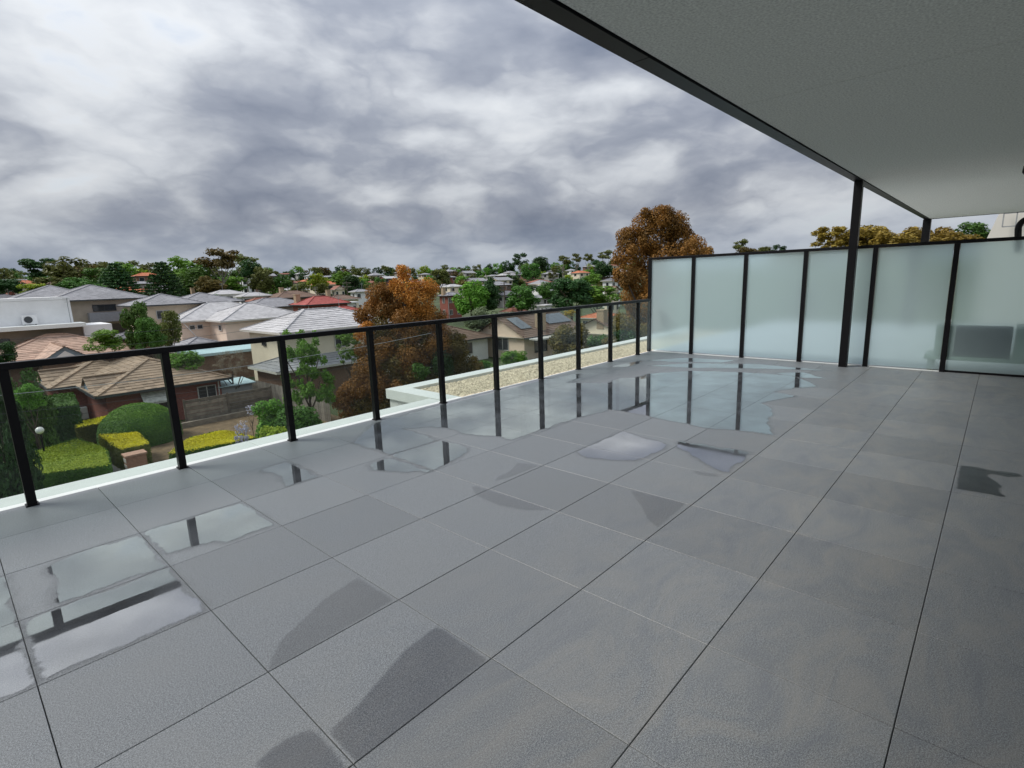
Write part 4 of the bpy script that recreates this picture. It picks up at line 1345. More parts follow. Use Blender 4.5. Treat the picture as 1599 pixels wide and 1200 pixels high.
# ---- low house with brown roof right of the rust tree
h = empty('bungalow', (39, 40, GZ), 'white bungalow with low brown tiled roof right of the rust tree', 'house')
house_block(h, 31.0, 42.6, 36.8, 46.0, GZ, -4.7, 20, 'hip', WM['white'], RM['darkbrown'], over=0.6)
window(h, '-y', 38.6, 37.38, -5.7, 2.0, 1.3); window(h, '-y', 35.5, 37.38, -5.9, 1.4, 1.6, 'frame_dark')
# ---- gabled house with solar panels
h = empty('gabled_house', (48, 36, GZ), 'beige gabled house with brown tiles and a chimney', 'house')
house_block(h, 42.6, 54.0, 32.4, 40.4, GZ, -4.75, 27, 'gx', WM['pink'], RM['darkbrown'], over=0.4)
chimney(h, 46.8, 33.6, -4.3, -2.1, 0.9)
window(h, '-x', 43.0, 36.0, -5.6, 1.8, 1.4); window(h, '-y', 45.8, 32.8, -5.8, 2.2, 1.6, 'frame_dark', 2); window(h, '-y', 49, 32.8, -5.8, 1.6, 1.6, 'frame_dark', 1)
MB(h.location).box(43.2, 49.8, 30.9, 32.3, -4.98, -4.84).build('porch_roof', M['frame'], h)
for x in (43.5, 46.5, 49.5):
    MB(h.location).box(x, x+.1, 31.0, 31.1, GZ-.1, -4.99).build('porch_post', M['frame'], h)
def solar(label, cx, cy, cz, wx, ly, pitch, nx, ny):
    r = empty('solar_panels', (cx, cy, cz), label, 'solar panel')
    tp = math.tan(math.radians(pitch))
    for i in range(nx):
        for j in range(ny):
            x0 = cx-wx/2+wx*i/nx+.02; x1 = cx-wx/2+wx*(i+1)/nx-.02
            y0 = cy-ly/2+ly*j/ny+.02; y1 = cy-ly/2+ly*(j+1)/ny-.02
            m = MB(r.location)
            m.poly([(x0, y0, cz+(y0-cy)*tp), (x1, y0, cz+(y0-cy)*tp), (x1, y1, cz+(y1-cy)*tp), (x0, y1, cz+(y1-cy)*tp)])
            m.poly([(x0, y0, cz+(y0-cy)*tp-.05), (x1, y0, cz+(y0-cy)*tp-.05), (x1, y0, cz+(y0-cy)*tp), (x0, y0, cz+(y0-cy)*tp)])
            m.build('panel', M['solar'], r)
solar('small solar array left of the chimney on the gabled roof', 44.6, 34.9, -3.32, 1.9, 2.2, 27, 2, 1)
solar('larger solar array right of the chimney on the gabled roof', 51.2, 35.0, -3.25, 4.5, 1.9, 27, 4, 1)
h = empty('gabled_house', (55, 28, GZ), 'second brown tiled house with a cream chimney and solar panels near the screen', 'house')
house_block(h, 49.5, 61.0, 24.4, 32.0, GZ, -4.75, 23, 'gx', WM['cream'], RM['darkbrown'], over=0.4)
chimney(h, 50.3, 27.6, -4.2, -2.1, 0.9)
window(h, '-y', 54, 24.8, -5.6, 1.8, 1.3)
solar('blue solar array right of the second chimney', 54.0, 26.3, -3.83, 4.4, 2.4, 23, 4, 2)

# ---- white building beyond the canopy at the right edge
h = empty('white_building', (34, -8, GZ), 'pale building with sloped parapet above the screen at the right edge', 'building')
m = MB(h.location)
pa = [D(1541, 372, 42), D(1560, 334, 42)]
yl, yt = pa[0].y, pa[1].y
pts = [(yl, GZ), (yl, pa[0].z), (yt, pa[1].z), (yt-0.05, pa[1].z+1.2), (-30, pa[1].z+1.6), (-30, GZ)]
xw = pa[0].x
m.poly([(xw, y, z) for y, z in pts]); m.poly([(xw+12, y, z) for y, z in pts][::-1])
for (a, b) in zip(pts, pts[1:]+pts[:1]):
    m.poly([(xw, *a), (xw+12, *a), (xw+12, *b), (xw, *b)])
m.build('wall', plain('warm_white_wall', (0.70, 0.67, 0.62), 0.8, 0.04, 1), h)
fr = D(1567, 340, 41.5)
f2 = MB(h.location)
for dy in (0, -.55, -1.1):
    f2.box(fr.x-.02, fr.x+.04, fr.y+dy-.03, fr.y+dy+.03, fr.z-.5, fr.z+.6)
f2.box(fr.x-.02, fr.x+.04, fr.y-1.1, fr.y, fr.z-.52, fr.z-.46); f2.box(fr.x-.02, fr.x+.04, fr.y-1.1, fr.y, fr.z+.2, fr.z+.26)
f2.build('ladder_frame', M['metalgrey'], h)
tag(pb.build('black_pipe', M['black'], smooth=True), 'black bent pipe showing over the screen at the right edge', 'pipe')

# ------------------------------------------------------------------ clipped hedges of the front garden
hedge('hedge', 'tall dark green block hedge beside the brick house', [(30, 640), (38, 622), (112, 613), (122, 632)], GZ, -4.75, 'mid', 'dark', n=26000, leaf=0.065, seed=2)
hedge('hedge', 'broad flat green hedge with yellow tips in the left foreground', [(48, 742), (52, 706), (118, 684), (166, 702), (171, 727)], GZ, -5.9, 'lime', 'mid', n=63000, leaf=0.040, seed=3)
hedge('hedge', 'golden topped box hedge in front of the dome hedge', [(153, 678), (214, 675), (233, 693), (190, 702)], GZ, -6.0, 'gold', 'olive', n=36000, leaf=0.037, seed=4)
hedge('hedge', 'narrow golden topped hedge behind the dome hedge', [(117, 659), (166, 650), (168, 660), (119, 667)], GZ, -5.9, 'gold', 'olive', n=21000, leaf=0.040, seed=5)
hedge('hedge', 'golden topped hedge arching along the coping by the second post', [(262, 708), (300, 682), (345, 672), (402, 682), (360, 692), (300, 702)], GZ, -6.35, 'gold', 'mid', n=39000, leaf=0.037, seed=6)
c = U(207, 690, GZ)
c = (7.35, 31.9)
hedge_xy('dome_hedge', 'large rounded green dome hedge in front of the brick house', [(c[0]+2.05*math.cos(a), c[1]+2.05*math.sin(a)) for a in np.linspace(0, 6.0, 14)], GZ, -5.05, 'bright', 'mid', dome=1.0, n=60000, leaf=0.040, seed=7)

# garden lamp
p = D(62, 672, 33.2)
gl = empty('garden_lamp', (p.x, p.y, GZ), 'white globe lamp on a short dark post among the left hedges', 'lamp')
MB(gl.location).tube([(p.x, p.y, GZ), (p.x, p.y, p.z-.2)], .04, 8).build('lamp_post', M['black'], gl)
bm = bmesh.new(); bmesh.ops.create_uvsphere(bm, u_segments=20, v_segments=12, radius=0.17)
me = bpy.data.meshes.new('globe'); bm.to_mesh(me); bm.free(); me.polygons.foreach_set('use_smooth', [True]*len(me.polygons)); me.materials.append(plain('opal_globe', (0.80, 0.80, 0.78), 0.25, 0.1, 3))
o = link('globe', me, gl); o.location = (0, 0, p.z-GZ)
# brick letterbox
p = U(215, 742, GZ)
lb = empty('letterbox', (p.x, p.y, GZ), 'small brick letterbox pillar beside the golden box hedge', 'letterbox')
MB(lb.location).box(p.x-.38, p.x+.42, p.y-.3, p.y+.3, GZ-.1, GZ+1.05).build('pillar', plain('salmon_brick', (0.36, 0.19, 0.13), .85, .2, 7), lb)
MB(lb.location).box(p.x-.43, p.x+.47, p.y-.35, p.y+.35, GZ+1.05, GZ+1.13).build('cap', plain('brick_cap', (0.44, 0.26, 0.19), .85, .2, 7), lb)
for z in (.45, .75):
    MB(lb.location).box(p.x-.40, p.x-.382, p.y-.22, p.y+.22, GZ+z, GZ+z+.18).build('slot', M['frame'], lb)
MB(lb.location).box(p.x-1.15, p.x-.95, p.y-.1, p.y+.9, GZ-.1, GZ+1.2).build('side_pier', M['gutter'], lb)

# sleeper fence and paling fence
fA, fB = U(272, 618, -5.55), U(426, 603, -5.55)
yF = 35.0
sf = empty('sleeper_fence', (13, 33.5, GZ), 'weathered fence of wide horizontal timber boards behind the garden bed', 'fence')
xa, xb, yy = 10.2, 15.9, 33.6
nb = 7
for i in range(nb):
    z0 = GZ + 0.02 + i*0.235
    for (s, e) in ((xa, 12.9), (12.93, xb)):
        j = random.uniform(-.015, .015)
        MB(sf.location).box(s+random.uniform(0, .04), e-random.uniform(0, .04), yy-.04+j, yy+.03+j, z0, z0+.205).build('board', M['timber'], sf)
for x in (xa+.05, 12.9, xb-.05):
    MB(sf.location).box(x-.06, x+.06, yy-.10, yy-.041, GZ-.1, GZ+1.72).build('post', M['timber'], sf)
MB(sf.location).box(9.6, 15.6, 32.85, 33.1, GZ-.1, GZ+.35).build('kerb_sleeper', M['timber'], sf)
pf = empty('paling_fence', (16, 33, GZ), 'grey timber paling fence running away beside the cream house', 'fence')
pa_, pb_ = Vector((15.95, 41.5, 0)), Vector((16.35, 26.2, 0))
npal = 110
pme = None
for i in range(npal):
    t = i/(npal-1); p = pa_.lerp(pb_, t)
    if pme is None:
        mm = MB(); mm.box(-.009, .009, -.058, .058, 0, 1.75); o = mm.build('paling', M['paling'], pf); pme = o.data
        o.location = (p.x-16, p.y-33, 0)
    else:
        o = link('paling', pme, pf, (p.x-16+random.uniform(-.008, .008), p.y-33, random.uniform(-.03, .02)))
for z in (.4, 1.4):
    MB(pf.location).beam((15.99, 41.5, GZ+z), (16.39, 26.2, GZ+z), .04, .09).build('rail', M['paling'], pf)
# small shed
sh = empty('garden_shed', (15, 37, GZ), 'small shed with a pale blue sheet roof behind the timber fence', 'shed')
MB(sh.location).box(13.2, 15.4, 35.6, 37.6, GZ, -5.35).build('wall', M['metalgrey'], sh)
m = MB(sh.location); m.poly([(13.0, 35.4, -5.34), (15.6, 35.4, -5.34), (15.6, 37.8, -5.2), (13.0, 37.8, -5.2)]); m.poly([(13.0, 35.4, -5.42), (15.6, 35.4, -5.42), (15.6, 35.4, -5.34), (13.0, 35.4, -5.34)])
m.build('roof', RM['blue'], sh)
dk = MB((10.3, 33.9, GZ)); p = U(262, 648, -6.4)
dk.box(p.x-.35, p.x+.35, p.y-.15, p.y+.15, -6.35, -6.2); dk.box(p.x-.3, p.x-.24, p.y-.05, p.y+.05, GZ, -6.35); dk.box(p.x+.24, p.x+.3, p.y-.05, p.y+.05, GZ, -6.35)
tag(dk.build('garden_stool', M['redpaint']), 'small red bench by the brick house behind the dome hedge', 'bench')

# ------------------------------------------------------------------ trees and shrubs near the terrace
def big_tree(name, label, blobs, base, parts, n, leaf, seed, trunk_r=0.22, limbs=6):
    """blobs: list of (px, py, radius_px, dist, colour); each colour becomes one crown part"""
    rng = np.random.default_rng(seed)
    root = empty(name, base, label, 'tree')
    bw = Vector(base)
    by = {}
    for px, py, rp, dist, colr in blobs:
        c = D(px, py, dist); r = rp/FPX*(c-CAM).dot(_f)
        by.setdefault(colr, []).append((c-bw, r))
    tot = sum(r**2 for v in by.values() for _, r in v)
    for colr, v in by.items():
        C_, R_ = [], []
        for c, r in v:
            C_.append(tuple(c)); R_.append((r*.8, r*.8, r*.8))
            for k in range(5):
                d = rng.normal(size=3); d /= np.linalg.norm(d)
                C_.append(tuple(np.array(c)+d*r*.72)); q = r*rng.uniform(.28, .46); R_.append((q, q, q*1.1))
        m_ = int(n*sum(r**2 for _, r in v)/tot)
        V, F = leaf_cloud(C_, R_, m_, leaf, rng, shell=0.35, up=.2, aspect=.8)
        np_obj('crown', V, F, L[colr], root)
    tops = sorted([c for v in by.values() for c, _ in v], key=lambda c: c.z)
    top = tops[-1]
    tr = MB(); tr.tube([(0, 0, -.2), (top.x*.2, top.y*.2, top.z*.3), (top.x*.5, top.y*.5, top.z*.6), (top.x*.85, top.y*.85, top.z*.92)], [trunk_r, trunk_r*.8, trunk_r*.5, trunk_r*.15], 9)
    for c in tops[::max(1, len(tops)//limbs)]:
        tr.tube([(top.x*.15, top.y*.15, c.z*.35), (c.x*.55, c.y*.55, c.z*.65), tuple(c)], [trunk_r*.5, trunk_r*.3, trunk_r*.08], 6)
    tr.build('trunk', M['bark'], root)
    return root


# rust tree in front of the balustrade's middle
d0 = 33.0
bl = [(630, 425, 14, d0, 'orange'), (634, 452, 26, d0, 'orange'), (618, 480, 30, d0+.8, 'rust'), (655, 470, 30, d0, 'orange'), (668, 448, 18, d0, 'orange'),
      (590, 460, 24, d0+1, 'rust'), (582, 490, 26, d0+1, 'rust'), (570, 520, 18, d0, 'orange'), (640, 510, 40, d0, 'rust'), (672, 500, 28, d0, 'rust'),
      (690, 520, 18, d0-.5, 'rust'), (610, 530, 36, d0+.5, 'brown'), (660, 545, 42, d0, 'brown'), (700, 550, 34, d0, 'brown'), (720, 575, 26, d0, 'brown'),
      (612, 575, 38, d0-.6, 'brown'), (572, 580, 28, d0-1, 'rust'), (555, 610, 26, d0-1, 'rust'), (600, 620, 34, d0-1, 'brown'), (650, 595, 40, d0-.8, 'brown'),
      (700, 600, 36, d0-.6, 'brown'), (545, 645, 20, d0-1.5, 'rust'), (640, 640, 36, d0-1, 'brown'), (735, 600, 24, d0, 'dark'), (690, 565, 22, d0-1.5, 'dark'), (655, 580, 16, d0-2, 'mid'), (618, 610, 18, d0-2, 'rust'), (668, 620, 20, d0-2, 'brown'),
      (575, 550, 24, d0, 'rust'), (590, 600, 28, d0-1.5, 'rust'), (535, 625, 18, d0-1.5, 'rust'), (565, 640, 24, d0-1.5, 'brown'), (640, 560, 30, d0-1.2, 'rust'), (685, 540, 26, d0-1, 'rust'), (715, 545, 22, d0-.6, 'brown'),
      (600, 545, 24, d0-.8, 'rust'), (700, 630, 30, d0-1, 'brown'), (740, 575, 20, d0-.3, 'brown'), (650, 620, 26, d0-2, 'rust'), (590, 650, 28, d0-1.6, 'brown')]
b0 = D(640, 640, d0)
big_tree('rust_tree', 'tall rust and orange tree in front of the middle of the balustrade', bl, (b0.x, b0.y, GZ), None, 160000, 0.074, 21, 0.25)
# big round rust tree by the screen
d1 = 40.0
bl = []
rngt = random.Random(5)
for (px, py, rp) in [(1030, 338, 22), (1005, 350, 24), (1055, 350, 26), (985, 372, 24), (1020, 372, 30), (1062, 375, 28), (1085, 385, 22), (975, 400, 22), (1005, 405, 30), (1045, 405, 34), (1080, 412, 30),
                     (975, 430, 20), (1000, 440, 28), (1040, 445, 34), (1080, 450, 30), (985, 465, 22), (1015, 475, 28), (1050, 490, 34), (1090, 490, 30), (1000, 500, 26), (1105, 440, 16), (1035, 525, 34), (1075, 530, 32)]:
    bl.append((px, py, rp, d1+rngt.uniform(-1.5, 1.5), 'rust' if (py > 385 or px < 990) else 'rust'))
for (px, py, rp) in [(975, 510, 24), (962, 540, 22), (990, 545, 26), (1000, 520, 20), (955, 565, 16)]:
    bl.append((px, py, rp, d1-6, 'brown'))
for (px, py, rp) in [(970, 525, 14), (985, 535, 16)]:
    bl.append((px, py, rp, d1-7, 'dark'))
b0 = D(1040, 500, d1)
big_tree('rust_tree', 'big round rust coloured tree rising beside the frosted screen', bl, (b0.x, b0.y, GZ), None, 95000, 0.092, 22, 0.35, 8)

tree('green_tree', 'airy light green tree in front of the nearer cream house', 'open', 'bright', 478, 515, 640, 95, 31, n=9000, size=0.020, seed=3)
tree('green_tree', 'small light green sapling left of the rust tree', 'open', 'bright', 545, 518, 570, 60, 36, n=4200, size=0.024, seed=4)
tree('olive_tree', 'mid green tree standing left of the cream house', 'round', 'mid', 213, 474, 545, 46, 57, n=6500, size=0.036, seed=5)
tree('olive_tree', 'bushy darker tree at the corner of the cream house', 'round', 'mid', 232, 497, 552, 44, 50, n=5200, size=0.036, seed=6)
tree('olive_tree', 'olive tree touching the left wall of the cream house', 'round', 'olive', 264, 486, 540, 36, 60, n=4500, size=0.036, seed=7)
tree('shrub', 'bright green shrub left of the bushy olive trees', 'shrub', 'bright', 165, 513, 546, 56, 50, n=4500, size=0.035, seed=8, cat='shrub')
tree('shrub', 'bright green shrub behind the first glass pane post', 'shrub', 'bright', 290, 545, 582, 60, 44, n=4500, size=0.035, seed=9, cat='shrub')
tree('shrub', 'dark shrub at the left edge above the handrail', 'round', 'dark', 0, 528, 575, 44, 36, n=4500, size=0.036, seed=10, cat='shrub')
tree('shrub', 'bare twiggy grey shrub in front of the brick garage', 'open', 'dry', 360, 548, 588, 66, 43, n=3500, size=0.012, seed=11, cat='shrub')
tree('shrub', 'leafy green shrub at the left end behind the glass', 'round', 'mid', 42, 580, 650, 70, 36, n=6000, size=0.033, seed=12, cat='shrub', to_ground=True)
tree('shrub', 'lime green shrub beside the tall dark hedge', 'shrub', 'bright', 45, 595, 640, 40, 34, n=3800, size=0.036, seed=13, cat='shrub')
tree('shrub', 'dark leafy shrub behind the first pane at the left edge', 'round', 'dark', 5, 600, 760, 80, 24, n=9000, size=0.030, seed=14, cat='shrub', to_ground=True)
tree('shrub', 'rich green shrub in front of the paling fence', 'shrub', 'bright', 428, 618, 668, 68, 33, n=7000, size=0.034, seed=15, cat='shrub', to_ground=True)
tree('shrub', 'low spreading green shrub right of the agapanthus', 'shrub', 'mid', 470, 632, 690, 90, 29, n=8000, size=0.03, seed=16, cat='shrub', to_ground=True)
tree('shrub', 'low yellowish ground cover shrub by the third post', 'shrub', 'lime', 425, 662, 700, 80, 28, n=6000, size=0.03, seed=17, cat='shrub', to_ground=True)
tree('flowering_plant', 'clump of lilac agapanthus flowers in the garden bed', 'open', 'petal', 378, 658, 690, 34, 30, n=500, size=0.045, seed=18, cat='flowers', to_ground=True)
tree('flowering_plant', 'white flowering stems by the timber fence', 'open', 'petal', 391, 632, 650, 18, 33, n=120, size=0.07, seed=19, cat='flowers')
tree('shrub', 'dark green shrub below the nearer cream house', 'round', 'dark', 560, 600, 660, 70, 34, n=6000, size=0.032, seed=20, cat='shrub', to_ground=True)
tree('shrub', 'bright lime shrub in front of the gabled house', 'shrub', 'bright', 802, 543, 572, 46, 46, n=4500, size=0.036, seed=21, cat='shrub')
tree('rust_shrub', 'rust tinted bushy tree in front of the gabled house', 'round', 'brown', 892, 505, 565, 62, 42, n=7000, size=0.032, seed=22)
tree('shrub', 'green shrub at the foot of the bungalow', 'shrub', 'mid', 752, 562, 590, 50, 38, n=4500, size=0.035, seed=23, cat='shrub')
tree('shrub', 'green shrub right of the rust tinted bushy tree', 'shrub', 'mid', 935, 520, 560, 54, 44, n=4500, size=0.035, seed=24, cat='shrub')
tree('yellow_tree', 'small bright yellow tree in front of the orange roof', 'round', 'yellow', 889, 481, 495, 20, 82, n=1600, size=0.05, seed=25)
tree('grey_tree', 'grey green olive like tree above the bungalow', 'round', 'grey', 755, 480, 515, 70, 62, n=4500, size=0.036, seed=26)
tree('grey_tree', 'pale green tree behind the gabled house', 'round', 'grey', 800, 488, 505, 60, 75, n=2600, size=0.04, seed=27)

# ------------------------------------------------------------------ trees of the middle distance
MID = [
    ('dark wind shaped pine on the left skyline', 'pine', 'dark', 66, 405, 442, 42, 190),
    ('olive crowned tree right of the wind shaped pine', 'round', 'olive', 110, 402, 446, 56, 180),
    ('brownish gum tree on the left skyline', 'gum', 'brown', 140, 411, 447, 42, 190),
    ('rounded green tree below the brownish gum', 'round', 'mid', 158, 418, 452, 44, 165),
    ('dark layered pine left of the red hillside roof', 'norfolk', 'dark', 183, 409, 466, 56, 140),
    ('dark layered pine right of the red hillside roof', 'norfolk', 'dark', 255, 407, 470, 52, 130),
    ('bright green tree right of the second dark pine', 'round', 'bright', 288, 401, 448, 62, 170),
    ('broad mid green tree below the bright green tree', 'round', 'mid', 300, 419, 464, 72, 150),
    ('tall brown gum with open crown on the skyline', 'gum', 'brown', 345, 386, 440, 62, 150),
    ('smaller gum behind the tall brown gum', 'gum', 'olive', 383, 397, 440, 44, 172),
    ('dark round tree right of the tall brown gum', 'round', 'dark', 392, 406, 436, 30, 165),
    ('lime shrubby tree below the left skyline trees', 'round', 'lime', 55, 441, 462, 40, 120),
    ('olive bush at the far left below the cream cottage', 'round', 'olive', 84, 433, 462, 52, 130),
    ('green bush below the brown gum', 'round', 'mid', 128, 434, 462, 56, 128),
    ('dark green bush beside the white flat roofed house', 'round', 'dark', 10, 434, 458, 40, 140),
    ('lime hedge tree over the white house roof', 'round', 'lime', 60, 456, 466, 44, 100),
    ('brownish bush between the dark pines', 'round', 'brown', 330, 432, 462, 44, 140),
    ('bright green tree above the pale grey roofs', 'round', 'bright', 355, 430, 456, 54, 165),
    ('olive tree above the long brown roof', 'round', 'olive', 410, 417, 456, 40, 150),
    ('green tree right of the olive tree', 'round', 'mid', 440, 429, 452, 26, 150),
    ('low green tree over the grey roofs', 'round', 'mid', 330, 458, 476, 30, 110),
    ('lime tree on the slope above the red roofs', 'round', 'lime', 497, 427, 450, 30, 170),
    ('rich green tree left of the rust tree', 'round', 'bright', 535, 424, 450, 30, 175),
    ('dark green tree touching the rust tree', 'round', 'dark', 552, 427, 456, 30, 170),
    ('olive bush above the brown gabled cottage', 'round', 'olive', 503, 442, 458, 22, 150),
    ('vivid green tree right of the rust tree', 'round', 'bright', 735, 440, 492, 50, 105),
    ('narrow dark cypress beside the vivid green tree', 'column', 'dark', 766, 434, 484, 36, 108),
    ('round dark green tree over the brown cottage', 'round', 'mid', 814, 447, 484, 50, 102),
    ('mid green tree left of the large dark tree', 'round', 'mid', 856, 441, 468, 30, 125),
    ('large dark green tree in the valley centre', 'round', 'dark', 893, 430, 480, 66, 95),
    ('light green tree right of the large dark tree', 'round', 'bright', 932, 447, 476, 62, 98),
    ('bright green tree on the slope left of the big rust tree', 'round', 'bright', 924, 428, 446, 32, 170),
    ('brown green round tree right of the orange spire', 'round', 'olive', 688, 418, 446, 30, 160),
    ('dark green cone tree on the far slope', 'round', 'mid', 830, 411, 436, 30, 260),
    ('dark topped tree on the far skyline', 'gum', 'dark', 812, 396, 424, 24, 300),
    ('spreading dark tree on the far skyline', 'round', 'dark', 841, 399, 424, 30, 310),
    ('domed gum on the skyline left of the paired gums', 'gum', 'olive', 879, 399, 420, 26, 320),
    ('left one of the paired skyline gums', 'gum', 'olive', 901, 396, 416, 18, 320),
    ('right one of the paired skyline gums', 'gum', 'olive', 919, 395, 416, 17, 320),
    ('wispy gum on the skyline touching the big rust tree', 'gum', 'olive', 946, 391, 412, 26, 300),
    ('tall green tree right of the skyline gum by the rust tree', 'round', 'dark', 944, 409, 434, 34, 240),
    ('rust bush at the right shoulder of the big rust tree', 'round', 'rust', 1100, 382, 420, 28, 60),
    ('wispy gum above the frosted screen', 'gum', 'olive', 1157, 374, 400, 24, 160),
    ('low brown bush above the frosted screen', 'round', 'brown', 1168, 386, 400, 34, 110),
    ('small pale tree above the third frosted pane', 'round', 'olive', 1192, 384, 400, 24, 150),
    ('small dark round tree above the frosted screen', 'round', 'dark', 1216, 382, 400, 20, 130),
    ('feathery golden tree left of the black column', 'open', 'golden_olive', 1300, 355, 410, 84, 62),
    ('low golden foliage directly left of the black column', 'round', 'golden_olive', 1322, 362, 410, 60, 66),
    ('low golden foliage between the two columns', 'round', 'golden_olive', 1388, 360, 410, 60, 60),
    ('golden foliage just left of the farther column', 'open', 'golden_olive', 1436, 360, 405, 60, 66),
    ('golden olive tree right of the black column', 'round', 'golden_olive', 1362, 348, 400, 66, 62),
    ('golden olive tree left of the farther column', 'round', 'golden_olive', 1412, 356, 400, 60, 64),
    ('golden olive bush right of the farther column', 'round', 'golden_olive', 1462, 356, 395, 46, 64),
    ('brown bush between the golden trees and dark tree', 'round', 'brown', 1478, 358, 390, 36, 78),
    ('domed dark green tree left of the pale building', 'round', 'mid', 1515, 347, 385, 52, 80),
    ('golden shrub below the domed dark green tree', 'round', 'golden_olive', 1490, 364, 392, 60, 60),
]
for i, (lab, kind, colr, px, yt, yb, w, dist) in enumerate(MID):
    nn = 2200 if dist > 140 else 3600
    sz = 0.05 if dist > 140 else 0.042
    if kind == 'gum':
        nn, sz = 1500, 0.042
    if kind == 'open':
        nn, sz = 5200, 0.03
    if kind == 'norfolk':
        nn, sz = 5200, 0.034
    tree('pine_tree' if kind in ('pine', 'norfolk') else 'gum_tree' if kind == 'gum' else 'cypress' if kind == 'column' else 'tree', lab, kind, colr, px, yt, yb, w*1.12, dist, nn, sz, seed=1+i % 3)

# ------------------------------------------------------------------ the far hillside: rows of houses among trees
rh = random.Random(77)
walls = [('cream', 'cream'), ('white', 'white'), ('brick', 'brick'), ('brown', 'brownbrick'), ('cream', 'cream'), ('beige', 'beige'), ('grey', 'greywall')]
roofs = [('grey', 'grey'), ('charcoal', 'darkgrey'), ('pale grey', 'paleg'), ('terracotta', 'orange'), ('brown', 'darkbrown'), ('red brown', 'redbrown'), ('grey', 'grey'), ('pale grey', 'paleg'), ('grey', 'grey')]
used = set()
taken = []
for dist, px0, px1, step, wpx in ((205, 20, 980, 62, 44), (255, 0, 985, 50, 36), (310, 330, 990, 40, 30), (370, 400, 1000, 34, 26), (430, 430, 1010, 32, 22)):
    px = px0+rh.uniform(0, 20)
    while px < px1:
        if 560 < px < 690 and dist < 300:
            px += step; continue
        p = D(px, 440, dist)
        g = ground_z(p.x, p.y)
        wn, wk = rh.choice(walls); rn, rk = rh.choice(roofs)
        two = rh.random() < 0.45
        ze = g+(5.2 if two else 2.8)
        # row in the picture of an eave at this height
        v = Vector((p.x, p.y, ze))-CAM
        ye_ = 599.5-FPX*v.dot(_u)/v.dot(_f)
        lab = '%s %s house with %s roof on the far hillside' % (wn, 'two storey' if two else 'low', rn)
        far_house('house', lab, px, ye_, wpx*rh.uniform(.85, 1.2), dist+rh.uniform(-12, 12), wk, rk, rh.uniform(17, 24), 'hip' if rh.random() < .75 else 'gx', rh.uniform(.8, 1.2), tiles=False, win=3 if rh.random() < .5 else 2,
                  frame='frame_dark' if rh.random() < .4 else 'frame', group='houses on the far hillside')
        FARLIST.append((lab, px, FARLAST[0]))
        px += step*rh.uniform(.75, 1.35)
tk = [('dark green', 'dark', 'round'), ('mid green', 'mid', 'round'), ('bright green', 'bright', 'round'), ('olive', 'olive', 'round'), ('olive open crowned', 'olive', 'gum'), ('lime', 'lime', 'round'), ('brownish', 'brown', 'round')]
wts = [5, 6, 3, 5, 4, 1.2, 1.5]
def scatter(dist, px0, px1, step, hmin, hmax, where, skip=None):
    px = px0
    while px < px1:
        d_ = dist+rh.uniform(-14, 14)
        p = D(px, 440, d_)
        g = ground_z(p.x, p.y)
        nm, colr, kind = rh.choices(tk, wts)[0]
        hh = rh.uniform(hmin, hmax)
        def row(z):
            v = Vector((p.x, p.y, z))-CAM
            return 599.5-FPX*v.dot(_u)/v.dot(_f)
        yt, yb = row(g+hh), row(g+hh*(.12 if kind == 'round' else .25))
        w = (yb-yt)*rh.uniform(.95, 1.5)
        if not (skip and any(a < px < b for a, b in skip)):
            lab = '%s tree %s' % (nm, where)
            o_ = tree('gum_tree' if kind == 'gum' else 'tree', lab, kind, colr, px, yt, yb, w, d_, 1300 if kind == 'round' else 1000, 0.06 if kind == 'round' else .048, seed=1+rh.randrange(3), group='trees '+where)
            FARLIST.append((lab, px, o_))
        px += step*rh.uniform(.5, 1.5)
scatter(475, 395, 1000, 13, 7, 12, 'along the far ridge')
scatter(415, 390, 1000, 21, 4, 7.5, 'between the upper hillside houses')
scatter(345, 380, 1000, 21, 4, 7.5, 'halfway up the far hillside')
scatter(285, 0, 990, 23, 4, 7.5, 'on the lower far hillside')
scatter(230, 0, 985, 26, 4, 7.5, 'at the foot of the far hillside', [(190, 260), (600, 680)])
scatter(330, 0, 400, 14, 8, 14, 'on the left ridge')
scatter(165, 430, 980, 30, 4, 7, 'among the valley houses', [(560, 720), (780, 800)])

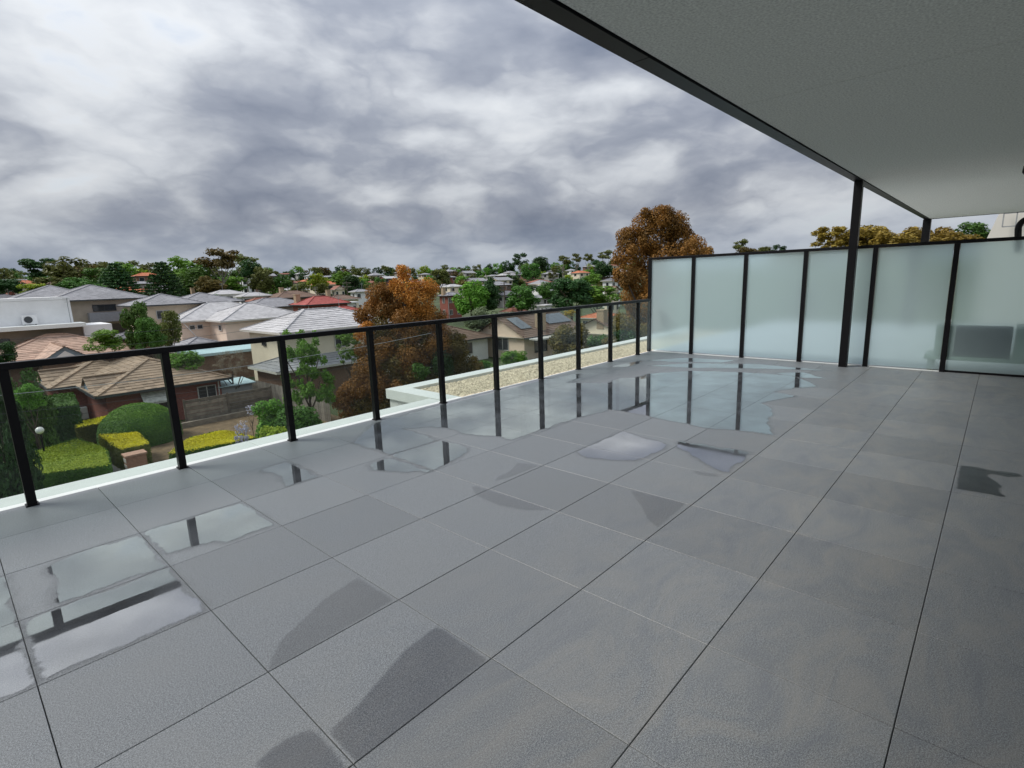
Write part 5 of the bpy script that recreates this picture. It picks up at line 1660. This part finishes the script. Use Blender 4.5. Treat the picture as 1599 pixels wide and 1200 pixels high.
ORD = 'first second third fourth fifth sixth seventh eighth ninth tenth eleventh twelfth thirteenth fourteenth fifteenth sixteenth seventeenth eighteenth nineteenth twentieth'.split()
for lab in sorted({l for l, _, _ in FARLIST}):
    same = sorted([(px, i) for i, (l, px, _) in enumerate(FARLIST) if l == lab])
    for k, (_, i) in enumerate(same):
        if len(same) > 1:
            pos = 'leftmost' if k == 0 else 'rightmost' if k == len(same)-1 else (ORD[k] if k < 20 else 'later')+' from the left'
            FARLIST[i][2]['label'] = lab+', '+pos+' of its kind' if pos in ('leftmost', 'rightmost') else lab+', '+pos

# ------------------------------------------------------------------ overhead wires across the street
def wire(label, a, b, da, db, r, sag):
    p, q = D(*a, da), D(*b, db)
    pts = []
    for i in range(17):
        t = i/16
        v = p.lerp(q, -0.3+1.6*t)
        v.z -= sag*4*t*(1-t)-sag
        pts.append(v)
    m = MB(pts[0]).tube(pts, r, 5, False)
    tag(m.build('power_line', M['metalgrey'] if r > .008 else M['gutter']), label, 'power line', 'overhead wires across the view')
wire('thick overhead service wire crossing in front of the brick house', (0, 624), (557, 548), 20, 20, 0.009, 0.3)
wire('thin wire just below the thick overhead wire', (0, 652), (500, 585), 20, 20, 0.005, 0.25)
wire('lowest thin wire across the left panes', (0, 664), (300, 622), 21, 21, 0.0045, 0.2)
wire('upper thin wire over the salmon roof', (0, 536), (447, 500), 26, 26, 0.006, 0.3)
wire('middle thin wire passing before the cream house', (0, 560), (440, 512), 25, 25, 0.005, 0.3)

# ------------------------------------------------------------------ power poles in the valley
for lab, px, yt, dist in (('timber power pole left of the rust tree', 541, 439, 135), ('timber power pole behind the gabled house roof', 817, 466, 112), ('timber power pole on the left slope', 318, 446, 150), ('timber power pole near the vivid green tree', 787, 440, 150)):
    p = D(px, yt, dist); g = ground_z(p.x, p.y)
    r = empty('power_pole', (p.x, p.y, g), lab, 'power pole', 'power poles in the valley')
    MB(r.location).tube([(p.x, p.y, g-.3), (p.x, p.y, p.z)], [.16, .11], 8).build('pole', M['bark'], r)
    for dz in (.4, 1.3):
        MB(r.location).beam((p.x-.9, p.y+.5, p.z-dz), (p.x+.9, p.y-.5, p.z-dz), .1, .12).build('crossarm', M['timber'], r)
